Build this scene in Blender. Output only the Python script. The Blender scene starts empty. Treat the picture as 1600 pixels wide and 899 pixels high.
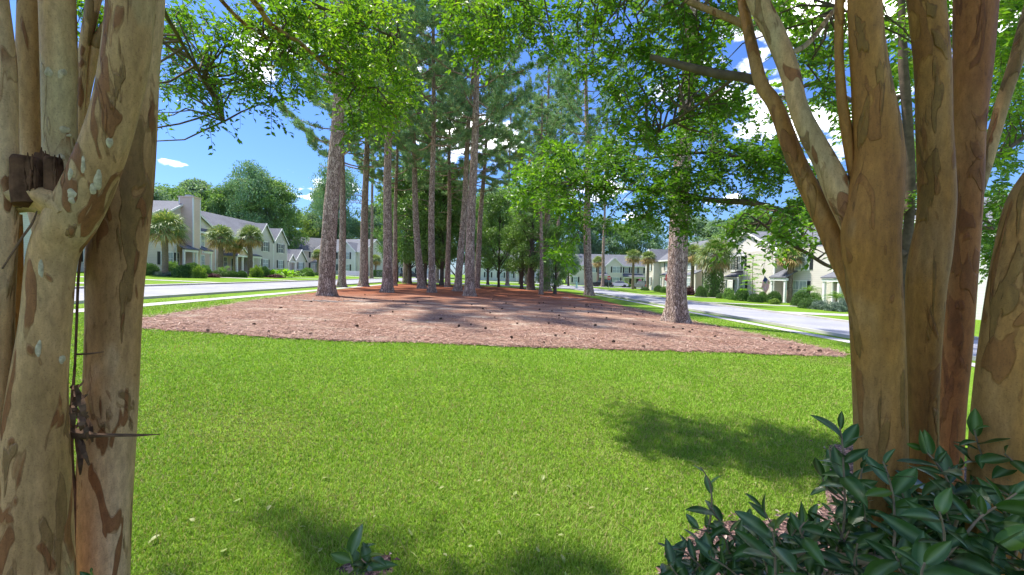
import bpy, math, random
import numpy as np
from mathutils import Vector, Matrix

# ------------------------------------------------------------------ camera, world, sun
F = 640.0; YAW = math.radians(2.86); PIT = math.radians(1.65); ROLL = math.radians(1.3)
SL = -0.022; CH = 1.5
scene = bpy.context.scene
col = scene.collection
cam_d = bpy.data.cameras.new("camera"); cam = bpy.data.objects.new("camera", cam_d); col.objects.link(cam)
cam_d.sensor_width = 36.0; cam_d.lens = 36.0 * F / 1600.0
cam_d.clip_start = 0.02; cam_d.clip_end = 3000
cam.location = (0, 0, CH)
cam.rotation_euler = (Matrix.Rotation(-YAW, 3, 'Z') @ Matrix.Rotation(math.radians(90) - PIT, 3, 'X') @ Matrix.Rotation(ROLL, 3, 'Z')).to_euler()
scene.camera = cam

SUN_EL = math.radians(62); SUN_AZ = math.radians(303)          # clockwise from +Y : ahead of the camera, to the left
world = bpy.data.worlds.new("World"); scene.world = world; world.use_nodes = True
wn = world.node_tree.nodes; wl = world.node_tree.links
bg = wn["Background"]; bg.inputs[1].default_value = 0.15
sky = wn.new('ShaderNodeTexSky'); sky.sky_type = 'NISHITA'; sky.sun_disc = False
sky.sun_elevation = SUN_EL; sky.sun_rotation = SUN_AZ; sky.air_density = 1.3; sky.dust_density = 0.4; sky.ozone_density = 2.5
tc = wn.new('ShaderNodeTexCoord')
sep = wn.new('ShaderNodeSeparateXYZ'); wl.new(tc.outputs['Generated'], sep.inputs[0])
def wmath(op, a, b=None):
    n = wn.new('ShaderNodeMath'); n.operation = op
    for i, v in enumerate((a, b)):
        if v is None: continue
        if isinstance(v, (int, float)): n.inputs[i].default_value = v
        else: wl.new(v, n.inputs[i])
    return n.outputs[0]
den = wmath('ADD', wmath('MAXIMUM', sep.outputs[2], 0.0), 0.22)
comb = wn.new('ShaderNodeCombineXYZ')
wl.new(wmath('DIVIDE', sep.outputs[0], den), comb.inputs[0]); wl.new(wmath('DIVIDE', sep.outputs[1], den), comb.inputs[1])
comb.inputs[2].default_value = 3.3
nz = wn.new('ShaderNodeTexNoise'); nz.inputs['Scale'].default_value = 1.9; nz.inputs['Detail'].default_value = 9; nz.inputs['Roughness'].default_value = 0.55
wl.new(comb.outputs[0], nz.inputs['Vector'])
rp = wn.new('ShaderNodeValToRGB'); rp.color_ramp.elements[0].position = 0.57; rp.color_ramp.elements[1].position = 0.70
wl.new(nz.outputs[0], rp.inputs[0])
mixc = wn.new('ShaderNodeMixRGB'); mixc.inputs[2].default_value = (17.0, 16.5, 16.0, 1)
tnt = wn.new('ShaderNodeMixRGB'); tnt.blend_type = 'MULTIPLY'; tnt.inputs[0].default_value = 1; tnt.inputs[2].default_value = (0.165, 0.24, 0.41, 1); wl.new(sky.outputs[0], tnt.inputs[1])
wl.new(rp.outputs[0], mixc.inputs[0]); wl.new(tnt.outputs[0], mixc.inputs[1]); wl.new(mixc.outputs[0], bg.inputs[0])

sd = bpy.data.lights.new("sun", 'SUN'); so = bpy.data.objects.new("sun", sd); col.objects.link(so)
sd.energy = 2.5; sd.angle = math.radians(2.0); sd.color = (1.0, 0.95, 0.86)
sdir = Vector((math.sin(SUN_AZ) * math.cos(SUN_EL), math.cos(SUN_AZ) * math.cos(SUN_EL), math.sin(SUN_EL)))
so.rotation_euler = sdir.to_track_quat('Z', 'Y').to_euler(); so.location = (0, 0, 40)
scene.view_settings.view_transform = 'Standard'; scene.view_settings.look = 'None'
scene.view_settings.gamma = 1.0; scene.view_settings.exposure = 1.80
scene.view_settings.use_curve_mapping = False
scene.cycles.max_bounces = 6; scene.cycles.diffuse_bounces = 3; scene.cycles.transmission_bounces = 3
scene.cycles.transparent_max_bounces = 4; scene.cycles.use_denoising = True

# ------------------------------------------------------------------ picture -> place helpers
def ray(px, py):
    x = (px - 800) / F; z = -(py - 449.5) / F; y = 1.0
    c, s = math.cos(ROLL), math.sin(ROLL); x, z = c * x - s * z, s * x + c * z
    c, s = math.cos(PIT), math.sin(PIT); y, z = c * y + s * z, -s * y + c * z
    c, s = math.cos(YAW), math.sin(YAW); x, y = c * x + s * y, -s * x + c * y
    return x, y, z
def G(px, py):
    x, y, z = ray(px, py); t = CH / (SL * x - z); return x * t, y * t
def P(px, py, d):
    x, y, z = ray(px, py); return np.array((x / y * d, d, CH + z / y * d))
def gz(x): return SL * max(-60.0, min(60.0, x))

# ------------------------------------------------------------------ mesh builder
class MB:
    def __init__(s): s.v = []; s.f = {3: [], 4: []}; s.m = {3: [], 4: []}; s.t = []; s.n = 0
    def add(s, V, Fc, mat=0, tint=0.5):
        V = np.asarray(V, float).reshape(-1, 3); Fc = np.asarray(Fc, int)
        k = Fc.shape[1]
        s.f[k].append(Fc + s.n); s.m[k].append(np.full(len(Fc), mat) if np.isscalar(mat) else np.asarray(mat))
        s.t.append(np.full(len(V), tint) if np.isscalar(tint) else np.asarray(tint, float))
        s.v.append(V); s.n += len(V)
    def box(s, x0, x1, y0, y1, z0, z1, mat=0, tint=0.5):
        V = [(x0,y0,z0),(x1,y0,z0),(x1,y1,z0),(x0,y1,z0),(x0,y0,z1),(x1,y0,z1),(x1,y1,z1),(x0,y1,z1)]
        s.add(V, [(0,3,2,1),(4,5,6,7),(0,1,5,4),(1,2,6,5),(2,3,7,6),(3,0,4,7)], mat, tint)
    def poly_prism(s, pts, a, b, axis='y', mat=0):
        # pts in the plane, swept along axis from a to b
        n = len(pts)
        def mk(p, w):
            return (p[0], w, p[1]) if axis == 'y' else ((w, p[0], p[1]) if axis == 'x' else (p[0], p[1], w))
        V = [mk(p, a) for p in pts] + [mk(p, b) for p in pts]
        s.add(V, [(i, (i+1) % n, n+(i+1) % n, n+i) for i in range(n)], mat)
        for i in range(1, n-1):
            s.add([V[0], V[i], V[i+1]], [(0,1,2)], mat); s.add([V[n], V[n+i], V[n+i+1]], [(2,1,0)], mat)
    def tube(s, pts, rad, seg=8, mat=0, tint=0.5, noise=0.0, rng=None, cap=True, ribs=None):
        pts = np.asarray(pts, float); n = len(pts)
        rad = np.broadcast_to(np.asarray(rad, float), (n,))
        tg = np.gradient(pts, axis=0); tg /= np.linalg.norm(tg, axis=1)[:, None] + 1e-9
        up = np.array((0.0, 1.0, 0.0)) if abs(tg[0][1]) < 0.9 else np.array((1.0, 0, 0))
        V = np.zeros((n, seg, 3)); a = np.linspace(0, 2*math.pi, seg, endpoint=False)
        u = np.cross(tg[0], up); u /= np.linalg.norm(u)
        ph = rng.uniform(0, 6.28, 8) if rng is not None else np.zeros(8)
        L = np.concatenate([[0], np.cumsum(np.linalg.norm(np.diff(pts, axis=0), axis=1))])
        for i in range(n):
            u = u - tg[i] * np.dot(u, tg[i]); u /= np.linalg.norm(u); w = np.cross(tg[i], u)
            r = np.full(seg, rad[i])
            if noise:
                q = L[i]
                r = r * (1 + noise * (np.sin(2*a + ph[0] + q*2.1) * .5 + np.sin(3*a + ph[1] - q*3.3) * .35 + np.sin(5*a + ph[2] + q*5.7) * .22 + np.sin(a + ph[3] + q*7.9) * .3 + np.sin(7*a + ph[5] - q*11) * .1))
            if ribs is not None: r = r * (1 + ribs[i] * np.sin(5*a + ph[4]))
            V[i] = pts[i] + np.outer(np.cos(a) * r, u) + np.outer(np.sin(a) * r, w)
        idx = np.arange(n*seg).reshape(n, seg)
        q = np.stack([idx[:-1], np.roll(idx[:-1], -1, 1), np.roll(idx[1:], -1, 1), idx[1:]], -1).reshape(-1, 4)
        s.add(V.reshape(-1, 3), q, mat, tint)
        if cap:
            for e in (0, n-1):
                c = s.n; ring = V[e]; s.add(np.vstack([ring, pts[e] + tg[e]*(0.3*rad[e] if e else 0)]), [(i, (i+1) % seg, seg) if e else ((i+1) % seg, i, seg) for i in range(seg)], mat, tint)
    def leaves(s, C, D, N, L, W, mat=0, tint=None, fold=0.25):
        # two-triangle leaves folded along the midrib. C base, D direction, N rough normal
        n = len(C); D = D / (np.linalg.norm(D, axis=1)[:, None] + 1e-9)
        S = np.cross(D, N); S /= np.linalg.norm(S, axis=1)[:, None] + 1e-9
        Nn = np.cross(S, D); L = np.broadcast_to(L, (n,))[:, None]; W = np.broadcast_to(W, (n,))[:, None]
        V = np.stack([C, C + D*L*.45 + S*W*.5 + Nn*W*fold, C + D*L - Nn*L*.08, C + D*L*.45 - S*W*.5 + Nn*W*fold], 1).reshape(-1, 3)
        b = np.arange(n)[:, None] * 4
        Fc = np.concatenate([b + np.array([[0, 1, 2]]), b + np.array([[0, 2, 3]])], 0)
        s.add(V, Fc, mat, np.repeat(tint, 4) if tint is not None else 0.5)
    def build(s, name, mats, parent=None, smooth=False, loc=None):
        me = bpy.data.meshes.new(name)
        V = np.concatenate(s.v); nf3 = sum(len(x) for x in s.f[3]); nf4 = sum(len(x) for x in s.f[4])
        li = []; ms = []
        if nf3: li.append(np.concatenate(s.f[3]).ravel()); ms.append(np.concatenate(s.m[3]))
        if nf4: li.append(np.concatenate(s.f[4]).ravel()); ms.append(np.concatenate(s.m[4]))
        li = np.concatenate(li); ms = np.concatenate(ms)
        tot = np.concatenate([np.full(nf3, 3), np.full(nf4, 4)]); st = np.concatenate([[0], np.cumsum(tot)[:-1]])
        me.vertices.add(len(V)); me.vertices.foreach_set('co', V.astype(np.float32).ravel())
        me.loops.add(len(li)); me.loops.foreach_set('vertex_index', li.astype(np.int32))
        me.polygons.add(len(tot)); me.polygons.foreach_set('loop_start', st.astype(np.int32)); me.polygons.foreach_set('loop_total', tot.astype(np.int32))
        if not isinstance(mats, (list, tuple)): mats = [mats]
        for m in mats: me.materials.append(m)
        me.polygons.foreach_set('material_index', ms.astype(np.int32))
        me.polygons.foreach_set('use_smooth', np.full(len(tot), bool(smooth)))
        at = me.attributes.new('tint', 'FLOAT', 'POINT'); at.data.foreach_set('value', np.concatenate(s.t).astype(np.float32))
        me.update(calc_edges=True); me.validate()
        o = bpy.data.objects.new(name, me); col.objects.link(o)
        if parent: o.parent = parent
        if loc is not None: o.location = loc
        return o
def tag(o, label=None, cat=None, group=None, kind=None):
    if label: o['label'] = label
    if cat: o['category'] = cat
    if group: o['group'] = group
    if kind: o['kind'] = kind
    return o
def empty(name, loc, label, cat, group=None, rz=0.0):
    o = bpy.data.objects.new(name, None); col.objects.link(o); o.location = loc; o.rotation_euler = (0, 0, rz)
    o.empty_display_size = 0.3
    return tag(o, label, cat, group)
def copy_tree(o, parent=None):
    c = o.copy(); col.objects.link(c); c.parent = parent
    for ch in list(o.children): copy_tree(ch, c)
    return c

# ------------------------------------------------------------------ materials
def newmat(name):
    m = bpy.data.materials.new(name); m.use_nodes = True
    nt = m.node_tree; b = nt.nodes['Principled BSDF']
    return m, nt, b
def N(nt, t, **kw):
    n = nt.nodes.new(t)
    for k, v in kw.items():
        if k in n.inputs: n.inputs[k].default_value = v
        else: setattr(n, k, v)
    return n
def ramp(nt, fac, stops, interp='LINEAR'):
    r = nt.nodes.new('ShaderNodeValToRGB'); cr = r.color_ramp; cr.interpolation = interp
    while len(cr.elements) < len(stops): cr.elements.new(0.5)
    for e, (p, c) in zip(cr.elements, stops): e.position = p; e.color = (*c, 1) if len(c) == 3 else c
    nt.links.new(fac, r.inputs[0]); return r.outputs[0]
def noise(nt, scale, detail=4, rough=0.55, vec=None, stretch=None, coord='Object', dist=0.0):
    n = N(nt, 'ShaderNodeTexNoise'); n.inputs['Scale'].default_value = scale; n.inputs['Detail'].default_value = detail
    n.inputs['Roughness'].default_value = rough; n.inputs['Distortion'].default_value = dist
    if vec is None:
        vec = N(nt, 'ShaderNodeTexCoord').outputs[coord]
    if stretch:
        mp = N(nt, 'ShaderNodeMapping'); mp.inputs['Scale'].default_value = stretch; nt.links.new(vec, mp.inputs[0]); vec = mp.outputs[0]
    nt.links.new(vec, n.inputs['Vector']); return n.outputs[0]
def mix(nt, f, a, b, blend='MIX'):
    m = N(nt, 'ShaderNodeMixRGB', blend_type=blend)
    for i, v in enumerate((f, a, b)):
        if isinstance(v, (int, float)): m.inputs[i].default_value = v
        elif isinstance(v, tuple): m.inputs[i].default_value = (*v, 1)
        else: nt.links.new(v, m.inputs[i])
    return m.outputs[0]
def bump(nt, b, h, strength=0.4, dist=0.02):
    n = N(nt, 'ShaderNodeBump'); n.inputs['Strength'].default_value = strength; n.inputs['Distance'].default_value = dist
    nt.links.new(h, n.inputs['Height']); nt.links.new(n.outputs[0], b.inputs['Normal'])
def attr(nt, name='tint'):
    a = N(nt, 'ShaderNodeAttribute'); a.attribute_name = name; return a.outputs['Fac']
def foliage(name, stops, trans=0.35, rough=0.5, spec=0.3, transcol=None):
    m, nt, b = newmat(name); c = ramp(nt, attr(nt), stops)
    nt.links.new(c, b.inputs['Base Color']); b.inputs['Roughness'].default_value = rough; b.inputs['Specular IOR Level'].default_value = spec
    tr = N(nt, 'ShaderNodeBsdfTranslucent'); cc = mix(nt, 1.0, c, transcol or (1.5, 1.6, 0.6), 'MULTIPLY'); nt.links.new(cc, tr.inputs[0])
    ms = N(nt, 'ShaderNodeMixShader'); ms.inputs[0].default_value = trans
    nt.links.new(b.outputs[0], ms.inputs[1]); nt.links.new(tr.outputs[0], ms.inputs[2])
    nt.links.new(ms.outputs[0], nt.nodes['Material Output'].inputs[0]); return m
def plain(name, c, rough=0.7, spec=0.3, var=0.0, scale=6.0, metal=0.0):
    m, nt, b = newmat(name)
    b.inputs['Roughness'].default_value = rough; b.inputs['Specular IOR Level'].default_value = spec; b.inputs['Metallic'].default_value = metal
    if var:
        f = noise(nt, scale, 5)
        lo = tuple(x*(1-var) for x in c); hi = tuple(min(1, x*(1+var)) for x in c)
        nt.links.new(ramp(nt, f, [(0.3, lo), (0.7, hi)]), b.inputs['Base Color'])
    else: b.inputs['Base Color'].default_value = (*c, 1)
    return m

# lawn sheet
def lawn_mat():
    m, nt, b = newmat('lawn'); oc = N(nt, 'ShaderNodeTexCoord').outputs['Object']
    big = noise(nt, 0.16, 5, vec=oc); mid = noise(nt, 1.3, 6, 0.65, vec=oc); fine = noise(nt, 38, 6, 0.75, vec=oc)
    c1 = ramp(nt, mid, [(0.3, (0.12, 0.22, 0.015)), (0.52, (0.165, 0.275, 0.02)), (0.72, (0.23, 0.31, 0.035))])
    c2 = mix(nt, ramp(nt, big, [(0.4, (0, 0, 0)), (0.65, (1, 1, 1))]), c1, mix(nt, 0.5, c1, (0.13, 0.28, 0.02)))
    c3 = mix(nt, 0.55, c2, ramp(nt, fine, [(0.32, (0.25, 0.3, 0.2)), (0.5, (0.85, 0.85, 0.8)), (0.7, (1.7, 1.65, 1.4))]), 'MULTIPLY')
    nt.links.new(c3, b.inputs['Base Color']); b.inputs['Roughness'].default_value = 0.9; b.inputs['Specular IOR Level'].default_value = 0.1
    bump(nt, b, fine, 0.6, 0.03); return m
M_lawn = lawn_mat()
M_soil = None
def straw_mat():
    m, nt, b = newmat('straw'); oc = N(nt, 'ShaderNodeTexCoord').outputs['Object']
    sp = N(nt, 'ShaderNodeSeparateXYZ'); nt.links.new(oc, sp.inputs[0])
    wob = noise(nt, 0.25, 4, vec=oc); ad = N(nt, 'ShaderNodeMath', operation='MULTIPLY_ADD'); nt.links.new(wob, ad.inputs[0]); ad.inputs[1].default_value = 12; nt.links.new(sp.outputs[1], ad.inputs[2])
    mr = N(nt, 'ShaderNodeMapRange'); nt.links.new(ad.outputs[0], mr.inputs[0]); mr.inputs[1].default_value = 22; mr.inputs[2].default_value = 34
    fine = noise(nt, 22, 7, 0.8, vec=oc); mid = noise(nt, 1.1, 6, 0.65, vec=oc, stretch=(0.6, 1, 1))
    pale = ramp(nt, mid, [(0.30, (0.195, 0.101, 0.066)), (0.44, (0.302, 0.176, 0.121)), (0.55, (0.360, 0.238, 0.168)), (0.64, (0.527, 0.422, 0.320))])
    red = ramp(nt, mid, [(0.3, (0.202, 0.066, 0.029)), (0.7, (0.368, 0.136, 0.071))])  # rear straw: redder, with the shade under the pines put into the colour
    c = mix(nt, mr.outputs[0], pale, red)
    c = mix(nt, 0.7, c, ramp(nt, fine, [(0.33, (0.25, 0.22, 0.2)), (0.5, (0.9, 0.9, 0.9)), (0.68, (1.5, 1.5, 1.5))]), 'MULTIPLY')
    nt.links.new(c, b.inputs['Base Color']); b.inputs['Roughness'].default_value = 0.95; b.inputs['Specular IOR Level'].default_value = 0.1
    bump(nt, b, fine, 0.8, 0.04); return m
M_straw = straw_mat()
def road_mat(name, c, s=1.0):
    m, nt, b = newmat(name); oc = N(nt, 'ShaderNodeTexCoord').outputs['Object']
    f = noise(nt, 60, 5, 0.7, vec=oc); g = noise(nt, 0.5, 5, 0.6, vec=oc)
    k = mix(nt, 1.0, ramp(nt, f, [(0.3, tuple(x*0.8 for x in c)), (0.7, tuple(x*1.2 for x in c))]), ramp(nt, g, [(0.3, (0.82, 0.82, 0.82)), (0.7, (1.12, 1.12, 1.12))]), 'MULTIPLY')
    vv = N(nt, 'ShaderNodeTexVoronoi', feature='DISTANCE_TO_EDGE'); vv.inputs['Scale'].default_value = 0.22 if 'asphalt' in name else 0.33; nn = N(nt, 'ShaderNodeTexNoise'); nn.inputs['Scale'].default_value = 1.5; nt.links.new(oc, nn.inputs['Vector']); nt.links.new(mix(nt, 0.25, oc, nn.outputs['Color'], 'ADD'), vv.inputs['Vector'])
    k = mix(nt, 0.6, k, ramp(nt, vv.outputs[0], [(0.0, (.55, .55, .55)), (0.012, (1, 1, 1))]), 'MULTIPLY')
    nt.links.new(k, b.inputs['Base Color']); b.inputs['Roughness'].default_value = 0.9; b.inputs['Specular IOR Level'].default_value = 0.2
    return m
M_road = road_mat('worn_asphalt', (0.33, 0.33, 0.355)); M_conc = road_mat('concrete', (0.46, 0.44, 0.40))
def mulch_mat():
    m, nt, b = newmat('mulch'); oc = N(nt, 'ShaderNodeTexCoord').outputs['Object']
    v = N(nt, 'ShaderNodeTexVoronoi'); v.inputs['Scale'].default_value = 55; nt.links.new(oc, v.inputs['Vector'])
    c = ramp(nt, v.outputs['Color'], [(0.15, (0.035, 0.02, 0.018)), (0.5, (0.12, 0.06, 0.05)), (0.9, (0.32, 0.2, 0.17))])
    nt.links.new(c, b.inputs['Base Color']); b.inputs['Roughness'].default_value = 0.9; bump(nt, b, v.outputs['Distance'], 0.8, 0.02); return m
M_mulch = mulch_mat()
M_chip = None
def chip_mat():
    m, nt, b = newmat('bark_chips')
    nt.links.new(ramp(nt, attr(nt), [(0, (0.05, 0.03, 0.025)), (0.4, (0.17, 0.085, 0.07)), (0.75, (0.3, 0.17, 0.14)), (1, (0.5, 0.4, 0.34))]), b.inputs['Base Color']); b.inputs['Roughness'].default_value = 0.85; return m
M_chip = chip_mat()
def needle_litter_mat():
    m, nt, b = newmat('fallen_needles')
    nt.links.new(ramp(nt, attr(nt), [(0, (0.095, 0.045, 0.030)), (0.4, (0.285, 0.153, 0.107)), (0.8, (0.437, 0.261, 0.189)), (1, (0.570, 0.414, 0.327))]), b.inputs['Base Color']); b.inputs['Roughness'].default_value = 0.8; return m
M_litter = needle_litter_mat()
M_blade = foliage('grass_blades', [(0, (0.433, 0.342, 0.172)), (0.10, (0.339, 0.342, 0.118)), (0.3, (0.170, 0.285, 0.032)), (0.6, (0.246, 0.399, 0.045)), (1, (0.358, 0.494, 0.100))], 0.3, 0.6, 0.15, (1.1, 1.2, .5))

def crape_mat(name, seed, a, b_, c_, d_, grey, pa=1.0):
    m, nt, b = newmat(name); oc = N(nt, 'ShaderNodeTexCoord').outputs['Object']
    mp = N(nt, 'ShaderNodeMapping'); mp.inputs['Location'].default_value = (seed, seed*1.7, seed*.6); nt.links.new(oc, mp.inputs[0]); oc = mp.outputs[0]
    warp = noise(nt, 6, 3, 0.5, vec=oc, stretch=(1, 1, .45))
    n1 = noise(nt, 13, 3.5, 0.5, vec=oc, stretch=(1.3, 1.3, .26), dist=0.6)
    n2 = noise(nt, 15, 2, 0.4, vec=oc, stretch=(1.2, 1.2, .36), dist=0.9)
    n3 = noise(nt, 5, 3, 0.5, vec=oc, stretch=(1, 1, .25))
    fine = noise(nt, 70, 8, 0.72, vec=oc, stretch=(1, 1, .3))
    sp = noise(nt, 240, 3, 0.6, vec=oc)
    basec = ramp(nt, n3, [(0.30, a), (0.5, b_), (0.68, grey)])
    p1 = ramp(nt, n1, [(0.585, (0, 0, 0)), (0.60, (1, 1, 1))]); p2 = ramp(nt, n2, [(0.615, (0, 0, 0)), (0.63, (1, 1, 1))])
    p3 = ramp(nt, warp, [(0.33, (1, 1, 1)), (0.38, (0, 0, 0))])
    k = mix(nt, p1, basec, mix(nt, pa*.8, basec, c_)); k = mix(nt, p2, k, mix(nt, pa*.9, basec, d_)); k = mix(nt, p3, k, mix(nt, pa*.6, basec, grey))
    st2 = noise(nt, 16, 4, 0.6, vec=oc, stretch=(1, 1, .07)); k = mix(nt, 0.8, k, ramp(nt, st2, [(0.3, (0.70, 0.66, 0.58)), (0.7, (1.22, 1.22, 1.2))]), 'MULTIPLY')
    e1 = ramp(nt, n1, [(0.572, (1, 1, 1)), (0.582, (.5, .42, .34)), (0.592, (1, 1, 1))]); e2 = ramp(nt, n2, [(0.602, (1, 1, 1)), (0.612, (.5, .4, .32)), (0.622, (1, 1, 1))]); k = mix(nt, pa*.8, k, e1, 'MULTIPLY'); k = mix(nt, pa*.8, k, e2, 'MULTIPLY')
    k = mix(nt, 0.8, k, ramp(nt, fine, [(0.32, (0.62, 0.60, 0.57)), (0.68, (1.28, 1.28, 1.27))]), 'MULTIPLY')
    k = mix(nt, 0.5, k, ramp(nt, sp, [(0.34, (0.5, 0.48, 0.45)), (0.44, (1, 1, 1))]), 'MULTIPLY')
    nt.links.new(k, b.inputs['Base Color']); b.inputs['Roughness'].default_value = 0.62; b.inputs['Specular IOR Level'].default_value = 0.3
    hh = mix(nt, 0.5, p1, p2, 'ADD'); h2 = mix(nt, 0.3, hh, fine); bump(nt, b, h2, 0.8, 0.008); return m
M_crapeA = crape_mat('crape_bark_pale', 0.0, (0.381, 0.201, 0.082), (0.516, 0.308, 0.146), (0.198, 0.113, 0.037), (0.228, 0.083, 0.027), (0.639, 0.427, 0.257))
M_crapeB = crape_mat('crape_bark_mottled', 7.3, (0.343, 0.199, 0.069), (0.531, 0.314, 0.147), (0.218, 0.117, 0.040), (0.250, 0.093, 0.030), (0.469, 0.362, 0.206))
M_crapeC = crape_mat('crape_bark_smooth', 3.1, (0.315, 0.131, 0.030), (0.409, 0.192, 0.046), (0.185, 0.104, 0.023), (0.251, 0.096, 0.025), (0.395, 0.234, 0.099), .8)
M_crapeD = crape_mat('crape_bark_russet', 5.9, (0.285, 0.094, 0.027), (0.373, 0.142, 0.046), (0.195, 0.065, 0.024), (0.160, 0.046, 0.015), (0.429, 0.200, 0.078), .7)
M_lichen = plain('lichen', (0.50, 0.42, 0.29), 0.9, 0.1, 0.35, 90)
M_rot = plain('rotten_wood', (0.10, 0.05, 0.03), 0.95, 0.1, 0.6, 30)
M_dry = plain('dry_bark_strip', (0.13, 0.075, 0.045), 0.8, 0.2, 0.5, 25)
M_limb = plain('branch_bark', (0.13, 0.095, 0.065), 0.85, 0.2, 0.35, 20)

def pine_bark():
    m, nt, b = newmat('pine_bark'); oc = N(nt, 'ShaderNodeTexCoord').outputs['Object']
    mp = N(nt, 'ShaderNodeMapping'); mp.inputs['Scale'].default_value = (1, 1, .28); nt.links.new(oc, mp.inputs[0])
    w = N(nt, 'ShaderNodeMixRGB'); w.blend_type = 'ADD'; w.inputs[0].default_value = 0.16
    nn = N(nt, 'ShaderNodeTexNoise'); nn.inputs['Scale'].default_value = 6; nt.links.new(oc, nn.inputs['Vector'])
    nt.links.new(mp.outputs[0], w.inputs[1]); nt.links.new(nn.outputs['Color'], w.inputs[2])
    v = N(nt, 'ShaderNodeTexVoronoi', feature='DISTANCE_TO_EDGE'); v.inputs['Scale'].default_value = 15; nt.links.new(w.outputs[0], v.inputs['Vector'])
    vc = N(nt, 'ShaderNodeTexVoronoi'); vc.inputs['Scale'].default_value = 15; nt.links.new(w.outputs[0], vc.inputs['Vector'])
    plate = ramp(nt, vc.outputs['Color'], [(0.2, (0.319, 0.235, 0.179)), (0.5, (0.441, 0.332, 0.267)), (0.8, (0.575, 0.457, 0.369))])
    sepz = N(nt, 'ShaderNodeSeparateXYZ'); nt.links.new(oc, sepz.inputs[0])
    mr = N(nt, 'ShaderNodeMapRange'); nt.links.new(sepz.outputs[2], mr.inputs[0]); mr.inputs[1].default_value = 1; mr.inputs[2].default_value = 9
    plate = mix(nt, mr.outputs[0], plate, mix(nt, 1.0, plate, (1.12, 1.06, 1.03), 'MULTIPLY'))
    crack = ramp(nt, v.outputs[0], [(0.02, (0.32, 0.29, 0.28)), (0.18, (1, 1, 1))])
    fine = noise(nt, 40, 5, 0.7, vec=oc)
    k = mix(nt, 1.0, plate, crack, 'MULTIPLY'); k = mix(nt, 0.7, k, ramp(nt, fine, [(0.3, (0.6, 0.6, 0.6)), (0.7, (1.35, 1.35, 1.35))]), 'MULTIPLY')
    nt.links.new(k, b.inputs['Base Color']); b.inputs['Roughness'].default_value = 0.9; b.inputs['Specular IOR Level'].default_value = 0.15
    bump(nt, b, crack, 0.9, 0.03); return m
M_pine = pine_bark()
M_bark = plain('tree_bark', (0.10, 0.08, 0.065), 0.9, 0.15, 0.4, 9)
M_needle = foliage('pine_needles', [(0, (0.131, 0.232, 0.111)), (0.5, (0.217, 0.367, 0.188)), (0.85, (0.368, 0.503, 0.256)), (1, (0.610, 0.503, 0.256))], 0.2, 0.5, 0.3, (1.3, 1.4, .7))
M_leaf_dark = foliage('dark_glossy_leaves', [(0, (0.072, 0.133, 0.035)), (0.5, (0.142, 0.264, 0.061)), (0.85, (0.263, 0.415, 0.105)), (1, (0.446, 0.566, 0.175))], 0.25, 0.4, 0.5)
M_leaf_mid = foliage('mid_green_leaves', [(0, (0.101, 0.203, 0.062)), (0.5, (0.203, 0.328, 0.109)), (1, (0.371, 0.499, 0.187))], 0.3, 0.5, 0.3)
M_leaf_blue = foliage('blue_green_leaves', [(0, (0.140, 0.221, 0.144)), (0.5, (0.234, 0.345, 0.223)), (1, (0.374, 0.483, 0.316))], 0.25, 0.5, 0.3)
M_leaf_bright = foliage('bright_green_leaves', [(0, (0.11, 0.18, 0.03)), (0.5, (0.20, 0.30, 0.06)), (1, (0.34, 0.42, 0.12))], 0.35, 0.5, 0.3)
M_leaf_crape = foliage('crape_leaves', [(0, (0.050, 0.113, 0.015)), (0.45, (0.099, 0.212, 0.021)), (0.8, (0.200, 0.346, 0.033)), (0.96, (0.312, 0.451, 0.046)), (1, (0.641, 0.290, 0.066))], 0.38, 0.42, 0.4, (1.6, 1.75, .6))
M_shrub = foliage('shrub_leaves', [(0, (0.039, 0.094, 0.024)), (0.5, (0.078, 0.163, 0.036)), (1, (0.169, 0.275, 0.060))], 0.2, 0.45, 0.4)
M_grey = foliage('grey_green_leaves', [(0, (0.10, 0.15, 0.10)), (0.5, (0.2, 0.27, 0.2)), (1, (0.36, 0.42, 0.36))], 0.2, 0.6, 0.2, (1, 1.1, .8))
M_lime = foliage('lime_leaves', [(0, (0.12, 0.26, 0.02)), (0.5, (0.22, 0.42, 0.03)), (1, (0.36, 0.55, 0.08))], 0.4, 0.5, 0.3)
M_frond = foliage('palm_fronds', [(0, (0.092, 0.168, 0.055)), (0.45, (0.196, 0.291, 0.088)), (0.8, (0.368, 0.448, 0.176)), (1, (0.632, 0.538, 0.220))], 0.25, 0.45, 0.4, (1.2, 1.2, .6))
M_frond_dry = foliage('dry_fronds', [(0, (0.2, 0.13, 0.05)), (0.5, (0.42, 0.29, 0.10)), (1, (0.62, 0.5, 0.22))], 0.25, 0.6, 0.2, (1, .9, .6))
M_palmtrunk = plain('palm_trunk', (0.22, 0.17, 0.13), 0.9, 0.15, 0.45, 14)
M_purple = foliage('purple_groundcover', [(0, (0.07, 0.03, 0.04)), (0.5, (0.14, 0.06, 0.07)), (1, (0.24, 0.13, 0.12))], 0.15, 0.6, 0.2, (1, .7, .7))

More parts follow.
